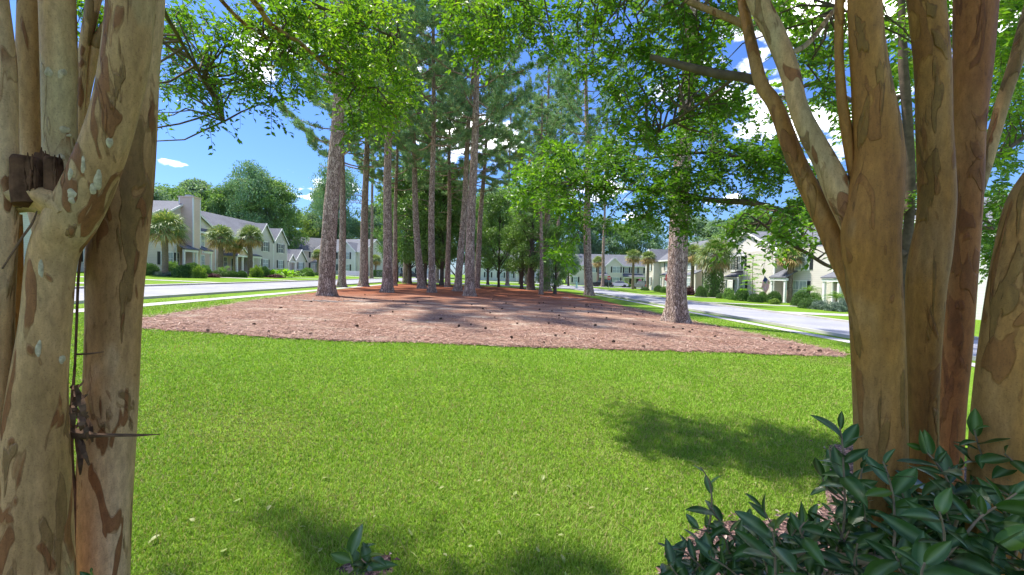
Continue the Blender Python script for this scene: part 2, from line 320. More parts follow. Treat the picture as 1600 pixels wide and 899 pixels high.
def siding(name, c):
    m, nt, b = newmat(name); oc = N(nt, 'ShaderNodeTexCoord').outputs['Object']
    sp = N(nt, 'ShaderNodeSeparateXYZ'); nt.links.new(oc, sp.inputs[0])
    f = N(nt, 'ShaderNodeMath', operation='MULTIPLY'); f.inputs[1].default_value = 1/0.19; nt.links.new(sp.outputs[2], f.inputs[0])
    g = N(nt, 'ShaderNodeMath', operation='FRACT'); nt.links.new(f.outputs[0], g.inputs[0])
    line = ramp(nt, g.outputs[0], [(0.0, (0.62, 0.61, 0.60)), (0.12, (0.97, 0.97, 0.97)), (1.0, (1.03, 1.03, 1.03))])
    d = noise(nt, 0.8, 4, 0.6, vec=oc)
    k = mix(nt, 1.0, mix(nt, 1.0, ramp(nt, d, [(0.3, tuple(x*.93 for x in c)), (0.7, tuple(min(.9, x*1.05) for x in c))]), line, 'MULTIPLY'), (1, 1, 1), 'MULTIPLY')
    nt.links.new(k, b.inputs['Base Color']); b.inputs['Roughness'].default_value = 0.6
    bump(nt, b, g.outputs[0], 0.5, 0.02); return m
S_beige = siding('beige_siding', (0.70, 0.645, 0.59)); S_cream = siding('cream_siding', (0.74, 0.69, 0.63)); S_pink = siding('pinkish_siding', (0.70, 0.53, 0.46))
S_white = siding('white_siding', (0.72, 0.71, 0.69)); S_grey = siding('taupe_siding', (0.60, 0.56, 0.53))
M_trim = plain('white_trim', (0.80, 0.80, 0.78), 0.5, 0.4, 0.04, 3)
M_shut = plain('dark_shutter', (0.025, 0.03, 0.035), 0.5, 0.4); M_door = plain('dark_door', (0.03, 0.03, 0.03), 0.4, 0.5); M_wdoor = plain('white_door', (0.75, 0.75, 0.74), 0.4, 0.5)
def shingle():
    m, nt, b = newmat('grey_shingles'); oc = N(nt, 'ShaderNodeTexCoord').outputs['Object']
    br = N(nt, 'ShaderNodeTexBrick'); mp = N(nt, 'ShaderNodeMapping'); mp.inputs['Scale'].default_value = (1, 1, 1)
    nt.links.new(oc, mp.inputs[0]); f = noise(nt, 7, 6, 0.7, vec=oc); g = noise(nt, 0.4, 3, vec=oc)
    k = mix(nt, 1.0, ramp(nt, f, [(0.3, (0.095, 0.10, 0.115)), (0.7, (0.19, 0.195, 0.22))]), ramp(nt, g, [(0.3, (.85, .85, .85)), (.7, (1.15, 1.15, 1.15))]), 'MULTIPLY')
    nt.links.new(k, b.inputs['Base Color']); b.inputs['Roughness'].default_value = 0.9; bump(nt, b, f, 0.5, 0.02); return m
M_roof = shingle()
M_glass = plain('window_glass', (0.09, 0.11, 0.12), 0.12, 0.8, 0.4, 1.2)
M_blind = plain('window_with_blinds', (0.40, 0.46, 0.50), 0.25, 0.6, 0.25, 2.5)
M_black = plain('black_metal', (0.02, 0.02, 0.02), 0.4, 0.5); M_steel = plain('galvanised_steel', (0.4, 0.4, 0.4), 0.4, 0.5, metal=0.8)
M_red = plain('sign_red', (0.6, 0.02, 0.02), 0.45, 0.5); M_white = plain('sign_white', (0.85, 0.85, 0.85), 0.4, 0.5)

# ------------------------------------------------------------------ SETTING: ground, roads, bed
def strip_mesh(name, pts_left, pts_right, dz, mat, thick=0.0):
    mb = MB(); n = len(pts_left)
    V = [(x, y, gz(x) + dz) for x, y in pts_left] + [(x, y, gz(x) + dz) for x, y in pts_right]
    mb.add(V, [(i, n+i, n+i+1, i+1) for i in range(n-1)])
    if thick:
        for pts, fl in ((pts_left, 1), (pts_right, 0)):
            W = [(x, y, gz(x) + dz) for x, y in pts] + [(x, y, gz(x) + dz - thick) for x, y in pts]
            mb.add(W, [((i, i+1, n+i+1, n+i) if fl else (i+1, i, n+i, n+i+1)) for i in range(n-1)])
    return tag(mb.build(name, mat), kind='structure')
mb = MB(); xs = [-1500, -60, 0, 60, 1500]; ys = [-300, 1800]
V = [(x, y, gz(x)) for x in xs for y in ys]
mb.add(V, [(2*i, 2*i+2, 2*i+3, 2*i+1) for i in range(4)])
tag(mb.build('ground', M_lawn), kind='structure')
Y = [-20, 10, 25, 40, 56, 60]
strip_mesh('road', [(-19.3, y) for y in Y] + [(-19.3, 150)], [(-13.3, y) for y in Y] + [(-13.3, 150)], 0.008, M_road)
strip_mesh('road', [(11.5, y) for y in Y] + [(11.5, 150)], [(16.9, y) for y in Y] + [(16.9, 150)], 0.008, M_road)
strip_mesh('road', [(-13.3, 60), (-13.3, 67.5)], [(11.5, 60), (11.5, 67.5)], 0.008, M_road)
strip_mesh('road', [(16.9, 86), (16.9, 93)], [(70, 86), (70, 93)], 0.008, M_road)
strip_mesh('road', [(-60, 84), (-60, 90)], [(-19.3, 84), (-19.3, 90)], 0.008, M_road)
strip_mesh('road', [(-13.3, 92), (-13.3, 99)], [(11.5, 92), (11.5, 99)], 0.008, M_road)
for x0, x1, y0, y1 in ((-13.3, -13.18, -20, 60), (11.38, 11.5, -20, 60), (-19.65, -19.3, -20, 84), (16.9, 17.2, -20, 86)):
    n = 14; L = [y0 + (y1-y0)*i/n for i in range(n+1)]
    strip_mesh('kerb', [(x0, y) for y in L], [(x1, y) for y in L], 0.10, M_conc, 0.12)
for x0, x1 in ((-11.75, -11.05), (10.3, 10.85)):
    L = [-20, 0, 10, 20, 30, 44]
    strip_mesh('sidewalk', [(x0, y) for y in L], [(x1, y) for y in L], 0.016, M_conc)
# front walks and driveways of the houses
for x0, x1, y0, y1 in ((-32, -19.65, 24.0, 25.3), (-36, -19.65, 31.6, 32.8), (-36, -19.65, 43.5, 45.0), (-37, -19.65, 54, 55.2),
                       (17.05, 29, 23.3, 25.3), (17.05, 29.5, 33.2, 34.6), (17.05, 30, 46.5, 48)):
    strip_mesh('path', [(x0, y0), (x1, y0)][::1], [(x0, y1), (x1, y1)], 0.02, M_conc)

rng = np.random.default_rng(5)
# pine straw bed: a blobby outline measured from the island
out = [(-8.7, 9.55), (-7.7, 9.25), (-6.0, 9.0), (-4.6, 8.72), (-3.4, 8.6), (-0.9, 8.66), (1.8, 8.68), (4.8, 8.82), (6.5, 8.8), (7.9, 8.85), (8.35, 9.2),
       (8.5, 10.6), (8.4, 12.7), (8.2, 14.5), (8.1, 16.5), (8.05, 19.2), (8.0, 23.6), (8.3, 31.4), (8.2, 38.4), (7.6, 46), (5, 51), (0, 54), (-6, 54), (-10.3, 51),
       (-10.9, 44), (-11.0, 34.9), (-10.6, 25.9), (-10.2, 21.0), (-9.9, 17.3), (-9.1, 12.6), (-8.9, 10.6)]
def densify(o, k=26, jit=0.05):
    r = []; o = np.array(o)
    for i in range(len(o)):
        a, b = o[i], o[(i+1) % len(o)]; p0, p3 = o[i-1], o[(i+2) % len(o)]
        n = max(3, int(np.linalg.norm(b-a) * k / 6))
        for j in range(n):
            t = j/n; q = .5*((2*a) + (-p0+b)*t + (2*p0-5*a+4*b-p3)*t*t + (-p0+3*a-3*b+p3)*t**3)
            r.append(q + rng.normal(0, jit, 2))
    return np.array(r)
bo = densify(out)
mb = MB(); c0 = np.array((0.0, 30.0)); rings = 7; n = len(bo); V = []
for k in range(rings):
    f = 1 - k/rings
    for p in bo: q = c0 + (p-c0)*f; V.append((q[0], q[1], gz(q[0]) + 0.012 + 0.10*(1-f)))
V.append((c0[0], c0[1], gz(0) + 0.12))
mb.add(V, [(k*n+i, k*n+(i+1) % n, (k+1)*n+(i+1) % n, (k+1)*n+i) for k in range(rings-1) for i in range(n)])
mb2v = [((rings-1)*n+i, (rings-1)*n+(i+1) % n, rings*n) for i in range(n)]
mb.f[3].append(np.array(mb2v)); mb.m[3].append(np.zeros(n, int))
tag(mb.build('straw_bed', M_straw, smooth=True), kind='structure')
def inside(x, y, poly):
    r = np.zeros(len(x), bool); j = len(poly)-1
    for i in range(len(poly)):
        xi, yi = poly[i]; xj, yj = poly[j]
        c = ((yi > y) != (yj > y)) & (x < (xj-xi)*(y-yi)/(yj-yi+1e-12)+xi); r ^= c; j = i
    return r
bz = lambda x, y: SL*x + 0.015
# loose needles
n = 70000; yy = 8.5 + 14*rng.random(n)**1.6; xx = rng.uniform(-10.5, 9, n); k = inside(xx, yy, bo); xx, yy = xx[k], yy[k]; n = len(xx)
edge_n = 6500; ei = rng.integers(0, len(bo), edge_n); ek = bo[ei][:, 1] < 24
ex = bo[ei][ek][:, 0] + rng.normal(0, .13, ek.sum()); ey = bo[ei][ek][:, 1] + rng.normal(0, .11, ek.sum())
xx = np.r_[xx, ex]; yy = np.r_[yy, ey]; n = len(xx)
an = rng.uniform(0, 6.28, n); ln = rng.uniform(.06, .16, n); wd = 0.0025 + 0.0007*yy/4
# height of the bed at a point (cone towards its centre)
def bedz(x, y):
    return SL*x + 0.013
el = rng.normal(0, .10, n)
base = np.stack([xx, yy, SL*xx + 0.025 + rng.random(n)*.03], 1)
tip = base + np.stack([np.cos(an)*ln, np.sin(an)*ln, el*ln + .004], 1); side = np.stack([-np.sin(an), np.cos(an), 0*an], 1)*wd[:, None]*2
Vn = np.stack([base-side, base+side, tip+side*.6, tip-side*.6], 1).reshape(-1, 3)
mb = MB(); mb.add(Vn, np.arange(4*n).reshape(-1, 4), 0, np.repeat(np.clip(rng.normal(.5, .28, n), 0, 1), 4))
tag(mb.build('pine_straw', M_litter), 'dry brown pine needles lying loose over the bed under the pines', 'pine straw', kind='stuff')

# mulch bed at the photographer's feet
def blob(name, pts, dz, mat):
    o = densify(pts, 60, 0.015); c = o.mean(0); n = len(o); mb = MB()
    mb.add([(p[0], p[1], gz(p[0])+dz) for p in o] + [(c[0], c[1], gz(c[0])+dz+.02)], [(i, (i+1) % n, n) for i in range(n)])
    return o, tag(mb.build(name, mat), kind='structure')
mo, _ = blob('mulch_bed', [G(1030, 899), G(1065, 860), G(1115, 822), G(1180, 815), G(1245, 815), G(1290, 780), G(1297, 730), G(1315, 695), (4.2, 3.3), (4.5, 1.0), (3, -.5), (-2.6, -.5), (-2.9, .6), (-1.2, 1.25), (-.3, 1.4), (.5, 1.5)], 0.012, M_mulch)
m2, _ = blob('mulch_patch', [G(530, 890), G(550, 872), G(582, 866), G(604, 874), G(612, 890), G(598, 905), G(550, 905)], 0.004, M_mulch)
n = 9000; xx = rng.uniform(-3.6, 4.4, n); yy = rng.uniform(.8, 3.6, n); k = inside(xx, yy, mo) | inside(xx, yy, m2); xx, yy = xx[k], yy[k]; n = len(xx)
n3 = 130; a3 = rng.integers(0, len(mo), n3*4); xx = np.r_[xx, mo[a3][:, 0]+rng.normal(0, .04, n3*4)]; yy = np.r_[yy, mo[a3][:, 1]+rng.normal(0, .04, n3*4)]; n = len(xx)
mb = MB(); d = rng.normal(0, 1, (n, 3)); d[:, 2] *= .3; nn = rng.normal(0, .5, (n, 3)); nn[:, 2] = 1
mb.leaves(np.stack([xx, yy, SL*xx+.02+.03*rng.random(n)], 1), d, nn, rng.uniform(.015, .05, n), rng.uniform(.008, .02, n), 0, rng.random(n), .3)
tag(mb.build('bark_chips', M_chip), 'small reddish brown bark chips spread under the glossy shrub', 'bark chips', kind='stuff')

# grass blades
def grass():
    mb = MB()
    for n, h in ((640000, .029),):
        y = 1.45*(22/1.45)**rng.random(n); x = y*rng.uniform(-1.06, 1.14, n); w = .00105*y + .0004
        fade = np.clip((21-y)/9, 0, 1)*np.clip((x+12.9)/2, 0, 1)*np.clip((11.3-x)/1.5, 0, 1)
        ok = ~inside(x, y, bo) & ~inside(x, y, m2) & ~inside(x, y, mo) & (rng.random(n) < fade) & ~((x > -11.8) & (x < -11.0)) & ~((x > 10.25) & (x < 10.9))
        x, y, w = x[ok], y[ok], w[ok]; n = len(x); h = h*(1+y*.02)
        cl = np.sin(x*2.1+np.sin(y*1.7)*1.3)*np.cos(y*2.6+np.sin(x*1.1))       # tufts
        cl2 = np.sin(x*.9+1.0)*np.sin(y*.8+.5*x)
        cl3 = sum(math.sin(1)*0 + np.sin(x*a_+y*b_+c_) for a_, b_, c_ in ((1.7, .6, 0), (-.8, 1.9, 2), (2.9, -1.3, 1), (-2.2, -2.7, 4), (.5, 3.4, 5), (4.3, 1.1, 3)))/2.4
        z0 = SL*x
        ll = h*rng.uniform(.45, 1.4, n)*(1+.15*cl+.22*np.clip(cl3, -1, 1)); an = rng.uniform(0, 6.28, n); lean = rng.uniform(.15, 1.5, n)
        flat = rng.random(n) < .25; lean[flat] = rng.uniform(1.5, 3.5, flat.sum())
        dx, dy = np.cos(an)*lean, np.sin(an)*lean; nrm = np.sqrt(1+lean**2)
        tip = np.stack([x+dx/nrm*ll, y+dy/nrm*ll, z0+ll/nrm+.004], 1)
        mid = np.stack([x+dx/nrm*ll*.4, y+dy/nrm*ll*.4, z0+ll/nrm*.6+.003], 1)
        ca = an + 1.57 + rng.normal(0, .6, n); sd_ = np.stack([np.cos(ca), np.sin(ca), 0*ca], 1)*(w*rng.uniform(.6, 1.4, n))[:, None]
        b0 = np.stack([x, y, z0], 1)
        V = np.stack([b0-sd_*.7, b0+sd_*.7, mid+sd_*.6, tip, mid-sd_*.6], 1).reshape(-1, 3)
        i = np.arange(n)[:, None]*5
        t = np.clip(.50 + .07*cl + .10*cl2 + .13*cl3 + rng.normal(0, .17, n), .12, 1)
        dry = rng.random(n) < (.07 + .15*np.exp(-((y-3.4)/1.8)**2) + .16*np.clip(cl3-.5, 0, 1)); t[dry] = rng.uniform(0, .16, dry.sum())
        tt = np.repeat(t, 5); m0 = mb.n
        mb.add(V, i + np.array([[0, 1, 2, 4]]), 0, tt)
        mb.f[3].append(i + np.array([[4, 2, 3]]) + m0); mb.m[3].append(np.zeros(n, int))
    tag(mb.build('grass', M_blade), 'short mown green grass of the lawn seen close up', 'grass', kind='stuff')
grass()

# ------------------------------------------------------------------ HOUSES
class House:
    def __init__(s, loc, rz, label, group=None, name='townhouse'):
        s.root = empty(name, loc, label, 'house', group, rz); s.r = s.root
    def wall(s, x0, x1, y0, y1, h, m, z0=-0.6):
        mb = MB(); mb.box(x0, x1, y0, y1, z0, h); return mb.build('wall', m, s.r)
    def hip(s, x0, x1, y0, y1, z, h, ov=0.45, gable_mat=None, hipend=0.0):
        # main roof, ridge along x
        yc = (y0+y1)/2; mb = MB(); a, b, c, d = x0-ov, x1+ov, y0-ov, y1+ov; k = hipend; t = 0.16
        zz = z - ov*h/((y1-y0)/2)
        for dz in (0, t):
            V = [(a, c, zz+dz), (b, c, zz+dz), (b, d, zz+dz), (a, d, zz+dz), (a+k, yc, z+h+dz), (b-k, yc, z+h+dz)]
            mb.add(V, [(0, 1, 5, 4), (2, 3, 4, 5)])
            if k: mb.add(V, [(3, 0, 4), (1, 2, 5)])
        E_ = [(a, c), (b, c), (b, d), (a, d)]
        o = mb.build('roof', M_roof, s.r)
        tm = MB(); tm.box(a, b, c-.03, c+.02, zz-.08, zz+t+.01); tm.box(a, b, d-.02, d+.03, zz-.08, zz+t+.01)
        if not k:
            for xx in (a-.02, b-.02):
                for (ya, yb) in ((c, yc), (d, yc)):
                    pts = [(ya, zz-.1), (yb, z+h-.1), (yb, z+h+t+.015), (ya, zz+t+.015)]
                    if ya > yb: pts = pts[::-1]
                    tm.poly_prism(pts, xx, xx+.04, 'x')
            g = MB()
            g.poly_prism([(y0, z-.001), (y1, z-.001), (yc, z+h-.02)], x0+.002, x1-.002, 'x'); g.build('gable', gable_mat or S_beige, s.r)
        tm.build('fascia', M_trim, o); s.roof = o; return o
    def gable(s, x0, x1, yf, yb, z, h, m, ov=0.35, vent=True):
        # cross gable facing the front; ridge runs back along y
        xc = (x0+x1)/2; g = MB(); g.poly_prism([(x0, z-.001), (x1, z-.001), (xc, z+h)], yf+.004, yf+1.2, 'y'); g.build('gable', m, s.r)
        mb = MB(); sl = h/((x1-x0)/2); zz = z-ov*sl; t = .14; f = yf-.3
        for sg in (-1, 1):
            xe = xc + sg*((x1-x0)/2+ov)
            V = [(xe, f, zz), (xc, f, z+h), (xc, yb, z+h), (xe, yb, zz)]; V2 = [(a, b, c+t) for a, b, c in V]
            mb.add(V+V2, [(0, 1, 2, 3), (4, 5, 6, 7), (0, 3, 7, 4), (0, 1, 5, 4)])
        o = mb.build('roof', M_roof, s.r); tm = MB()
        for sg in (-1, 1):
            xe = xc + sg*((x1-x0)/2+ov); pts = [(xe, zz-.12), (xc, z+h-.12), (xc, z+h+t+.02), (xe, zz+t+.02)]
            if sg > 0: pts = pts[::-1]
            tm.poly_prism(pts, f-.03, f+.02, 'y')
        tm.build('fascia', M_trim, o)
        return o
    def win(s, x, z, w, h, yf, n=2, shut=True, blind=True, rows=2):
        mb = MB(); fw = .09
        mb.box(x-w/2-.06, x+w/2+.06, yf-.07, yf+.02, z-.12, z)                         # sill
        mb.box(x-w/2-.06, x+w/2+.06, yf-.06, yf+.02, z+h, z+h+.14)                      # head
        for a in (x-w/2-.07, x+w/2-.03): mb.box(a, a+.10, yf-.055, yf+.02, z, z+h)
        for i in range(1, n): mb.box(x-w/2+w*i/n-.045, x-w/2+w*i/n+.045, yf-.052, yf+.02, z, z+h)
        for i in range(n):
            xa = x-w/2+w*i/n; xb = xa+w/n
            mb.box(xa, xb, yf-.045, yf+.02, z+h*.5-.03, z+h*.5+.03)
            mb.box((xa+xb)/2-.012, (xa+xb)/2+.012, yf-.04, yf+.02, z, z+h); 
        o = mb.build('window', M_trim, s.r)
        p = MB(); p.box(x-w/2, x+w/2, yf-.02, yf+.03, z+.001, z+h-.001); p.build('pane', M_blind if blind else M_glass, o)
        if shut:
            for a in (x-w/2-.07-.42, x+w/2+.07):
                q = MB(); q.box(a, a+.40, yf-.05, yf+.01, z-.02, z+h+.05); 
                for k in range(8): q.box(a+.05, a+.35, yf-.062, yf-.045, z+.05+k*h/8, z+.05+k*h/8+h/16)
                q.build('shutter', M_shut, s.r)
    def door(s, x, yf, m=None, w=.95, h=2.1):
        q = MB(); q.box(x-w/2, x+w/2, yf-.03, yf+.03, 0.05, h)
        for zz in (.25, 1.15): q.box(x-w/2+.15, x+w/2-.15, yf-.045, yf-.02, zz, zz+.75)
        o = q.build('door', m or M_wdoor, s.r)
        t = MB(); t.box(x-w/2-.12, x-w/2, yf-.05, yf+.04, 0, h+.12); t.box(x+w/2, x+w/2+.12, yf-.05, yf+.04, 0, h+.12); t.box(x-w/2, x+w/2, yf-.048, yf+.04, h, h+.12); t.build('door_frame', M_trim, o)
        k = MB(); k.tube([(x+w/2-.1, yf-.03, 1.0), (x+w/2-.1, yf-.09, 1.0)], .03, 6); k.build('door_knob', M_steel, o)
    def porch(s, x0, x1, yf, dep, z=2.6, rise=.8, posts=(0, 1), gabled=False, base=True, m=None):
        mb = MB(); f = yf-dep-.25
        if not gabled:
            V = [(x0-.2, f, z), (x1+.2, f, z), (x1+.0, yf+.05, z+rise), (x0-.0, yf+.05, z+rise)]; V2 = [(a, b, c+.13) for a, b, c in V]
            mb.add(V+V2, [(3, 2, 1, 0), (4, 5, 6, 7), (0, 1, 5, 4), (1, 2, 6, 5), (3, 0, 4, 7)]); o = mb.build('porch_roof', M_roof, s.r)
        else:
            xc = (x0+x1)/2
            g = MB(); g.poly_prism([(x0, z), (x1, z), (xc, z+rise)], f+.2, f+.35, 'y'); g.build('gable', m or S_beige, s.r)
            for sg in (-1, 1):
                xe = xc+sg*((x1-x0)/2+.25); V = [(xe, f, z-.2), (xc, f, z+rise+.06), (xc, yf+.05, z+rise+.06), (xe, yf+.05, z-.2)]
                mb.add(V+[(a, b, c+.12) for a, b, c in V], [(0, 1, 2, 3), (4, 5, 6, 7), (0, 3, 7, 4), (0, 1, 5, 4)])
            o = mb.build('porch_roof', M_roof, s.r)
            tm = MB()
            for sg in (-1, 1):
                xe = xc+sg*((x1-x0)/2+.25); pts = [(xe, z-.32), (xc, z+rise-.06), (xc, z+rise+.19), (xe, z-.07)]
                if sg > 0: pts = pts[::-1]
                tm.poly_prism(pts, f-.03, f+.02, 'y')
            tm.build('fascia', M_trim, o)
        b = MB(); b.box(x0-.12, x1+.12, yf-dep-.17, yf-dep+.1, z-.28, z-.02); b.build('porch_beam', M_trim, o)
        for k in posts:
            xx = x0+(x1-x0)*k; p = MB(); p.box(xx-.11, xx+.11, yf-dep-.1, yf-dep+.1, -.4, z-.28); p.box(xx-.16, xx+.16, yf-dep-.15, yf-dep+.15, -.4, .15); p.build('porch_post', M_trim, s.r)
        if base: q = MB(); q.box(x0-.2, x1+.2, yf-dep-.3, yf, -.6, .03); q.build('porch_floor', M_conc, s.r)
    def corner(s, x, yf, h, z0=-.3):
        q = MB(); q.box(x-.09, x+.09, yf-.035, yf+.09, z0, h); q.build('corner_board', M_trim, s.r)
def hz(x): return gz(x) + 0.25

# long left townhouse: facade on x=-41, local x = world y - 34
L = House((-41, 34, hz(-41)), math.radians(90), 'long beige and pink townhouse row with tall pink chimney, beyond the left road', 'townhouses round the green')
def lx(px, X=41.0): return X*F/(768-px) - 34
L.wall(0, 7.7, 0, 9.8, 5.7, S_white); L.wall(7.7, 14.0, .5, 9.8, 5.7, S_beige)
L.wall(14.3, 20.2, -.9, 9.8, 5.7, S_beige); L.wall(20.2, 29.4, .3, 9.8, 5.7, S_pink)
L.wall(29.4, 36.6, .9, 9.8, 5.7, S_pink); L.wall(36.6, 43.4, -.9, 9.8, 5.8, S_grey); L.wall(43.4, 48.6, -.8, 9.8, 5.7, S_grey)
L.hip(0, 48.6, 0, 9.8, 5.7, 3.6, gable_mat=S_grey)
L.gable(17.0, 29.9, .3, 6, 5.65, 3.55, S_beige)
q = MB(); q.box(14.3, 20.2, -.9, .4, 5.7, 6.3); 
L.gable(38.2, 43.1, -.9, 5, 5.75, 2.7, S_grey); L.gable(43.6, 48.5, -.8, 5, 5.65, 2.5, S_grey)
L.gable(14.3, 20.2, -.9, 3, 5.65, 1.5, S_beige)
ch = MB(); ch.box(22.6, 23.9, -1.3, .6, -.5, 9.75); ch.box(22.5, 24.0, -1.4, .7, 9.75, 9.9); cho = ch.build('chimney', S_pink, L.root)
cb = MB()
for a in (22.58, 23.84):
    for b_ in (-1.32,): cb.box(a, a+.14, b_, b_+.14, -.5, 9.75)
cb.box(22.58, 22.72, .42, .56, -.5, 9.75); cb.build('corner_board', M_trim, cho)
cc = MB(); cc.box(22.9, 23.6, -.8, .0, 9.9, 10.15); cc.build('flue', M_steel, cho)
for px, yf, w, n in ((270, -.9, 1.9, 2),):
    L.win(lx(px), 3.7, w, 1.35, yf, n, True, False); L.win(lx(px), .75, w, 1.5, yf, n, True, True)
L.win(15.35, .75, .7, 1.5, -.9, 1, False); L.win(20.9, 3.6, 1.5, 1.6, .3, 2, True, False)
for px in (149, 180, 205): L.win(max(1, lx(px)), 3.7, 1.6, 1.3, .0 if lx(px) < 7.7 else .5); L.win(max(1, lx(px)), .8, 1.6, 1.4, .0 if lx(px) < 7.7 else .5)
L.porch(11.2, 13.6, .5, 1.6, 2.9, 1.0, gabled=True); L.door(12.4, .5)
L.porch(20.4, 22.6, .3, 2.0, 2.75, 1.0, posts=(0, 1)); L.porch(23.95, 25.4, .3, 2.0, 2.75, 1.0, posts=(1,)); L.door(21.2, .3); L.win(22.0, .8, .5, 1.5, .3, 1, False, False)
L.win(26.4, .6, 1.3, 1.6, .3, 2, False, True); L.win(26.4, 3.6, 1.3, 1.4, .3, 2, False, True)
L.porch(31.6, 34.5, .9, 2.4, 2.6, 1.1, gabled=True, posts=(0, .5), m=S_pink); L.porch(34.5, 38.0, .9, 2.4, 2.6, .8, posts=(.4, 1)); L.door(34.6, .9, M_door); L.win(32.6, .8, .8, 1.4, .9, 1, False, False)
L.win(31.5, 3.8, 1.2, 1.3, .9, 1, False, False); L.win(36.0, 3.8, 1.2, 1.2, .9, 1, True, False)
L.win(40.7, 3.7, 1.5, 1.6, -.9, 2, True, False); L.win(46.1, 3.7, 1.8, 1.6, -.8, 2, True, False)
L.win(40.7, .8, 1.7, 1.4, -.9, 2, True); L.win(46.1, .8, 1.7, 1.4, -.8, 2, True)
for a, yf, h in ((14.3, -.9, 5.7), (20.2, -.9, 5.7), (26.0 - 1.6, .3, 5.7), (36.7, -.9, 5.8), (43.4, -.9, 5.8), (48.5, -.8, 5.7), (7.7, 0, 5.7), (29.4, .3, 5.7)): L.corner(a, yf, h)
# low wing
L.wall(48.6, 59.5, .6, 8, 2.7, S_grey); L.hip(48.7, 59.4, .7, 8, 2.7, 2.1, gable_mat=S_grey); L.gable(53.4, 58.4, -.1, 4, 2.6, 2.2, S_beige); L.wall(53.6, 58.2, -.1, .7, 2.6, S_beige)
L.win(55.9, .8, 2.0, 1.3, -.1, 2, True); L.porch(49.2, 51.8, .6, 1.4, 2.3, 1.2, gabled=True, m=S_grey); L.door(50.5, .6, M_door)

# second left building, its front across from the bend
A = House((-56, 100, hz(-50)), math.radians(22), 'pale townhouse with long grey roof, half hidden behind the thickest left pine', 'townhouses round the green')
A.wall(0, 16, 0, 9, 5.4, S_cream); A.hip(0, 16, 0, 9, 5.4, 3.2, gable_mat=S_cream); A.gable(1.2, 5.2, -.3, 4, 5.3, 1.9, S_cream)
for xx in (3.2, 8.0, 12.6): A.win(xx, 3.5, 1.5, 1.4, 0 if xx > 4 else 0, 2); A.win(xx, .8, 1.5, 1.4, 0, 2)
A.porch(5.6, 9.6, 0, 1.6, 2.5, .8); A.door(6.6, 0, M_door)
B = House((-42.5, 101, hz(-35)), math.radians(-20), 'white two storey townhouse with front gable, seen between the left pine trunks', 'townhouses round the green')
B.wall(0, 13.5, 0, 9, 5.4, S_cream); B.hip(0, 13.5, 0, 9, 5.4, 3.0, gable_mat=S_cream)
B.wall(7.6, 11.9, -.7, .2, 5.4, S_white); B.gable(7.6, 11.9, -.7, 4, 5.35, 2.0, S_white)
for xx, yf in ((2.2, 0), (5.4, 0), (9.7, -.7)): B.win(xx, 3.5, 1.2, 1.5, yf, 1, True, True); B.win(xx, .8, 1.3, 1.4, yf, 2, True)
B.porch(0.4, 3.6, 0, 1.6, 2.5, .8); B.corner(0, 0, 5.4); B.corner(7.6, -.7, 5.4); B.corner(11.9, -.7, 5.4); B.corner(13.45, 0, 5.4)
# centre building, glimpsed under the trees
Cc = House((-6.5, 112, gz(0)+.1), math.radians(2), 'white house with small gabled porch and dark door, glimpsed low between trunks at the centre', 'townhouses round the green')
Cc.wall(0, 26, 0, 9, 5.4, S_white); Cc.hip(0, 26, 0, 9, 5.4, 3.0, gable_mat=S_white); Cc.porch(13.2, 16.8, 0, 1.6, 2.7, 1.3, gabled=True, m=S_white); Cc.door(15.0, 0, M_door)
for xx in (2, 5.5, 9, 11.6, 18.6, 22, 24.5): Cc.win(xx, .8, 1.3, 1.4, 0, 2, True); Cc.win(xx, 3.5, 1.3, 1.4, 0, 2, True)
D = House((-32, 116, gz(-28)+.1), math.radians(-6), 'pale house behind the dark vehicle, glimpsed between the left middle trunks', 'townhouses round the green')
D.wall(0, 18, 0, 9, 5.4, S_cream); D.hip(0, 18, 0, 9, 5.4, 3.0, gable_mat=S_cream)
for xx in (2, 6, 10, 14): D.win(xx, .8, 1.3, 1.4, 0, 2); D.win(xx, 3.5, 1.3, 1.4, 0, 2)
# far right row, facing the camera
R = House((20.5, 107, gz(30)+.0), math.radians(-3), 'far townhouse with long slate roof behind the stop sign, two storeys, dark shutters', 'townhouses round the green')
R.wall(0, 23.5, 0, 9, 5.5, S_beige); R.hip(0, 23.5, 0, 9, 5.5, 2.9, gable_mat=S_beige)
R.wall(9.4, 13.6, -.7, .2, 5.5, S_cream); R.gable(9.4, 13.6, -.7, 4, 5.45, 1.9, S_cream)
def rx(px): return (px-768)/F*107 - 20.5
R.win(rx(962.5), 3.6, 1.9, 1.5, -.7, 2, True, True); R.win(rx(962.5), .8, 1.9, 1.5, -.7, 2, True, True)
for px in (928, 939, 979.5, 993, 1012): R.win(rx(px), 3.6, 1.0, 1.4, 0, 1)
R.porch(rx(934), rx(948), 0, 1.7, 2.6, .9, m=S_beige); R.porch(rx(973), rx(1004), 0, 1.7, 2.5, .8, posts=(0, .5, 1)); R.door(rx(940), 0, M_door); R.door(rx(987), 0, M_door); R.door(rx(998), 0, M_door)
R.corner(9.4, -.7, 5.5); R.corner(13.6, -.7, 5.5); R.win(rx(1012), .8, 1.6, 1.4, 0, 2); R.win(1.5, .8, 1.1, 1.4, 0, 1)
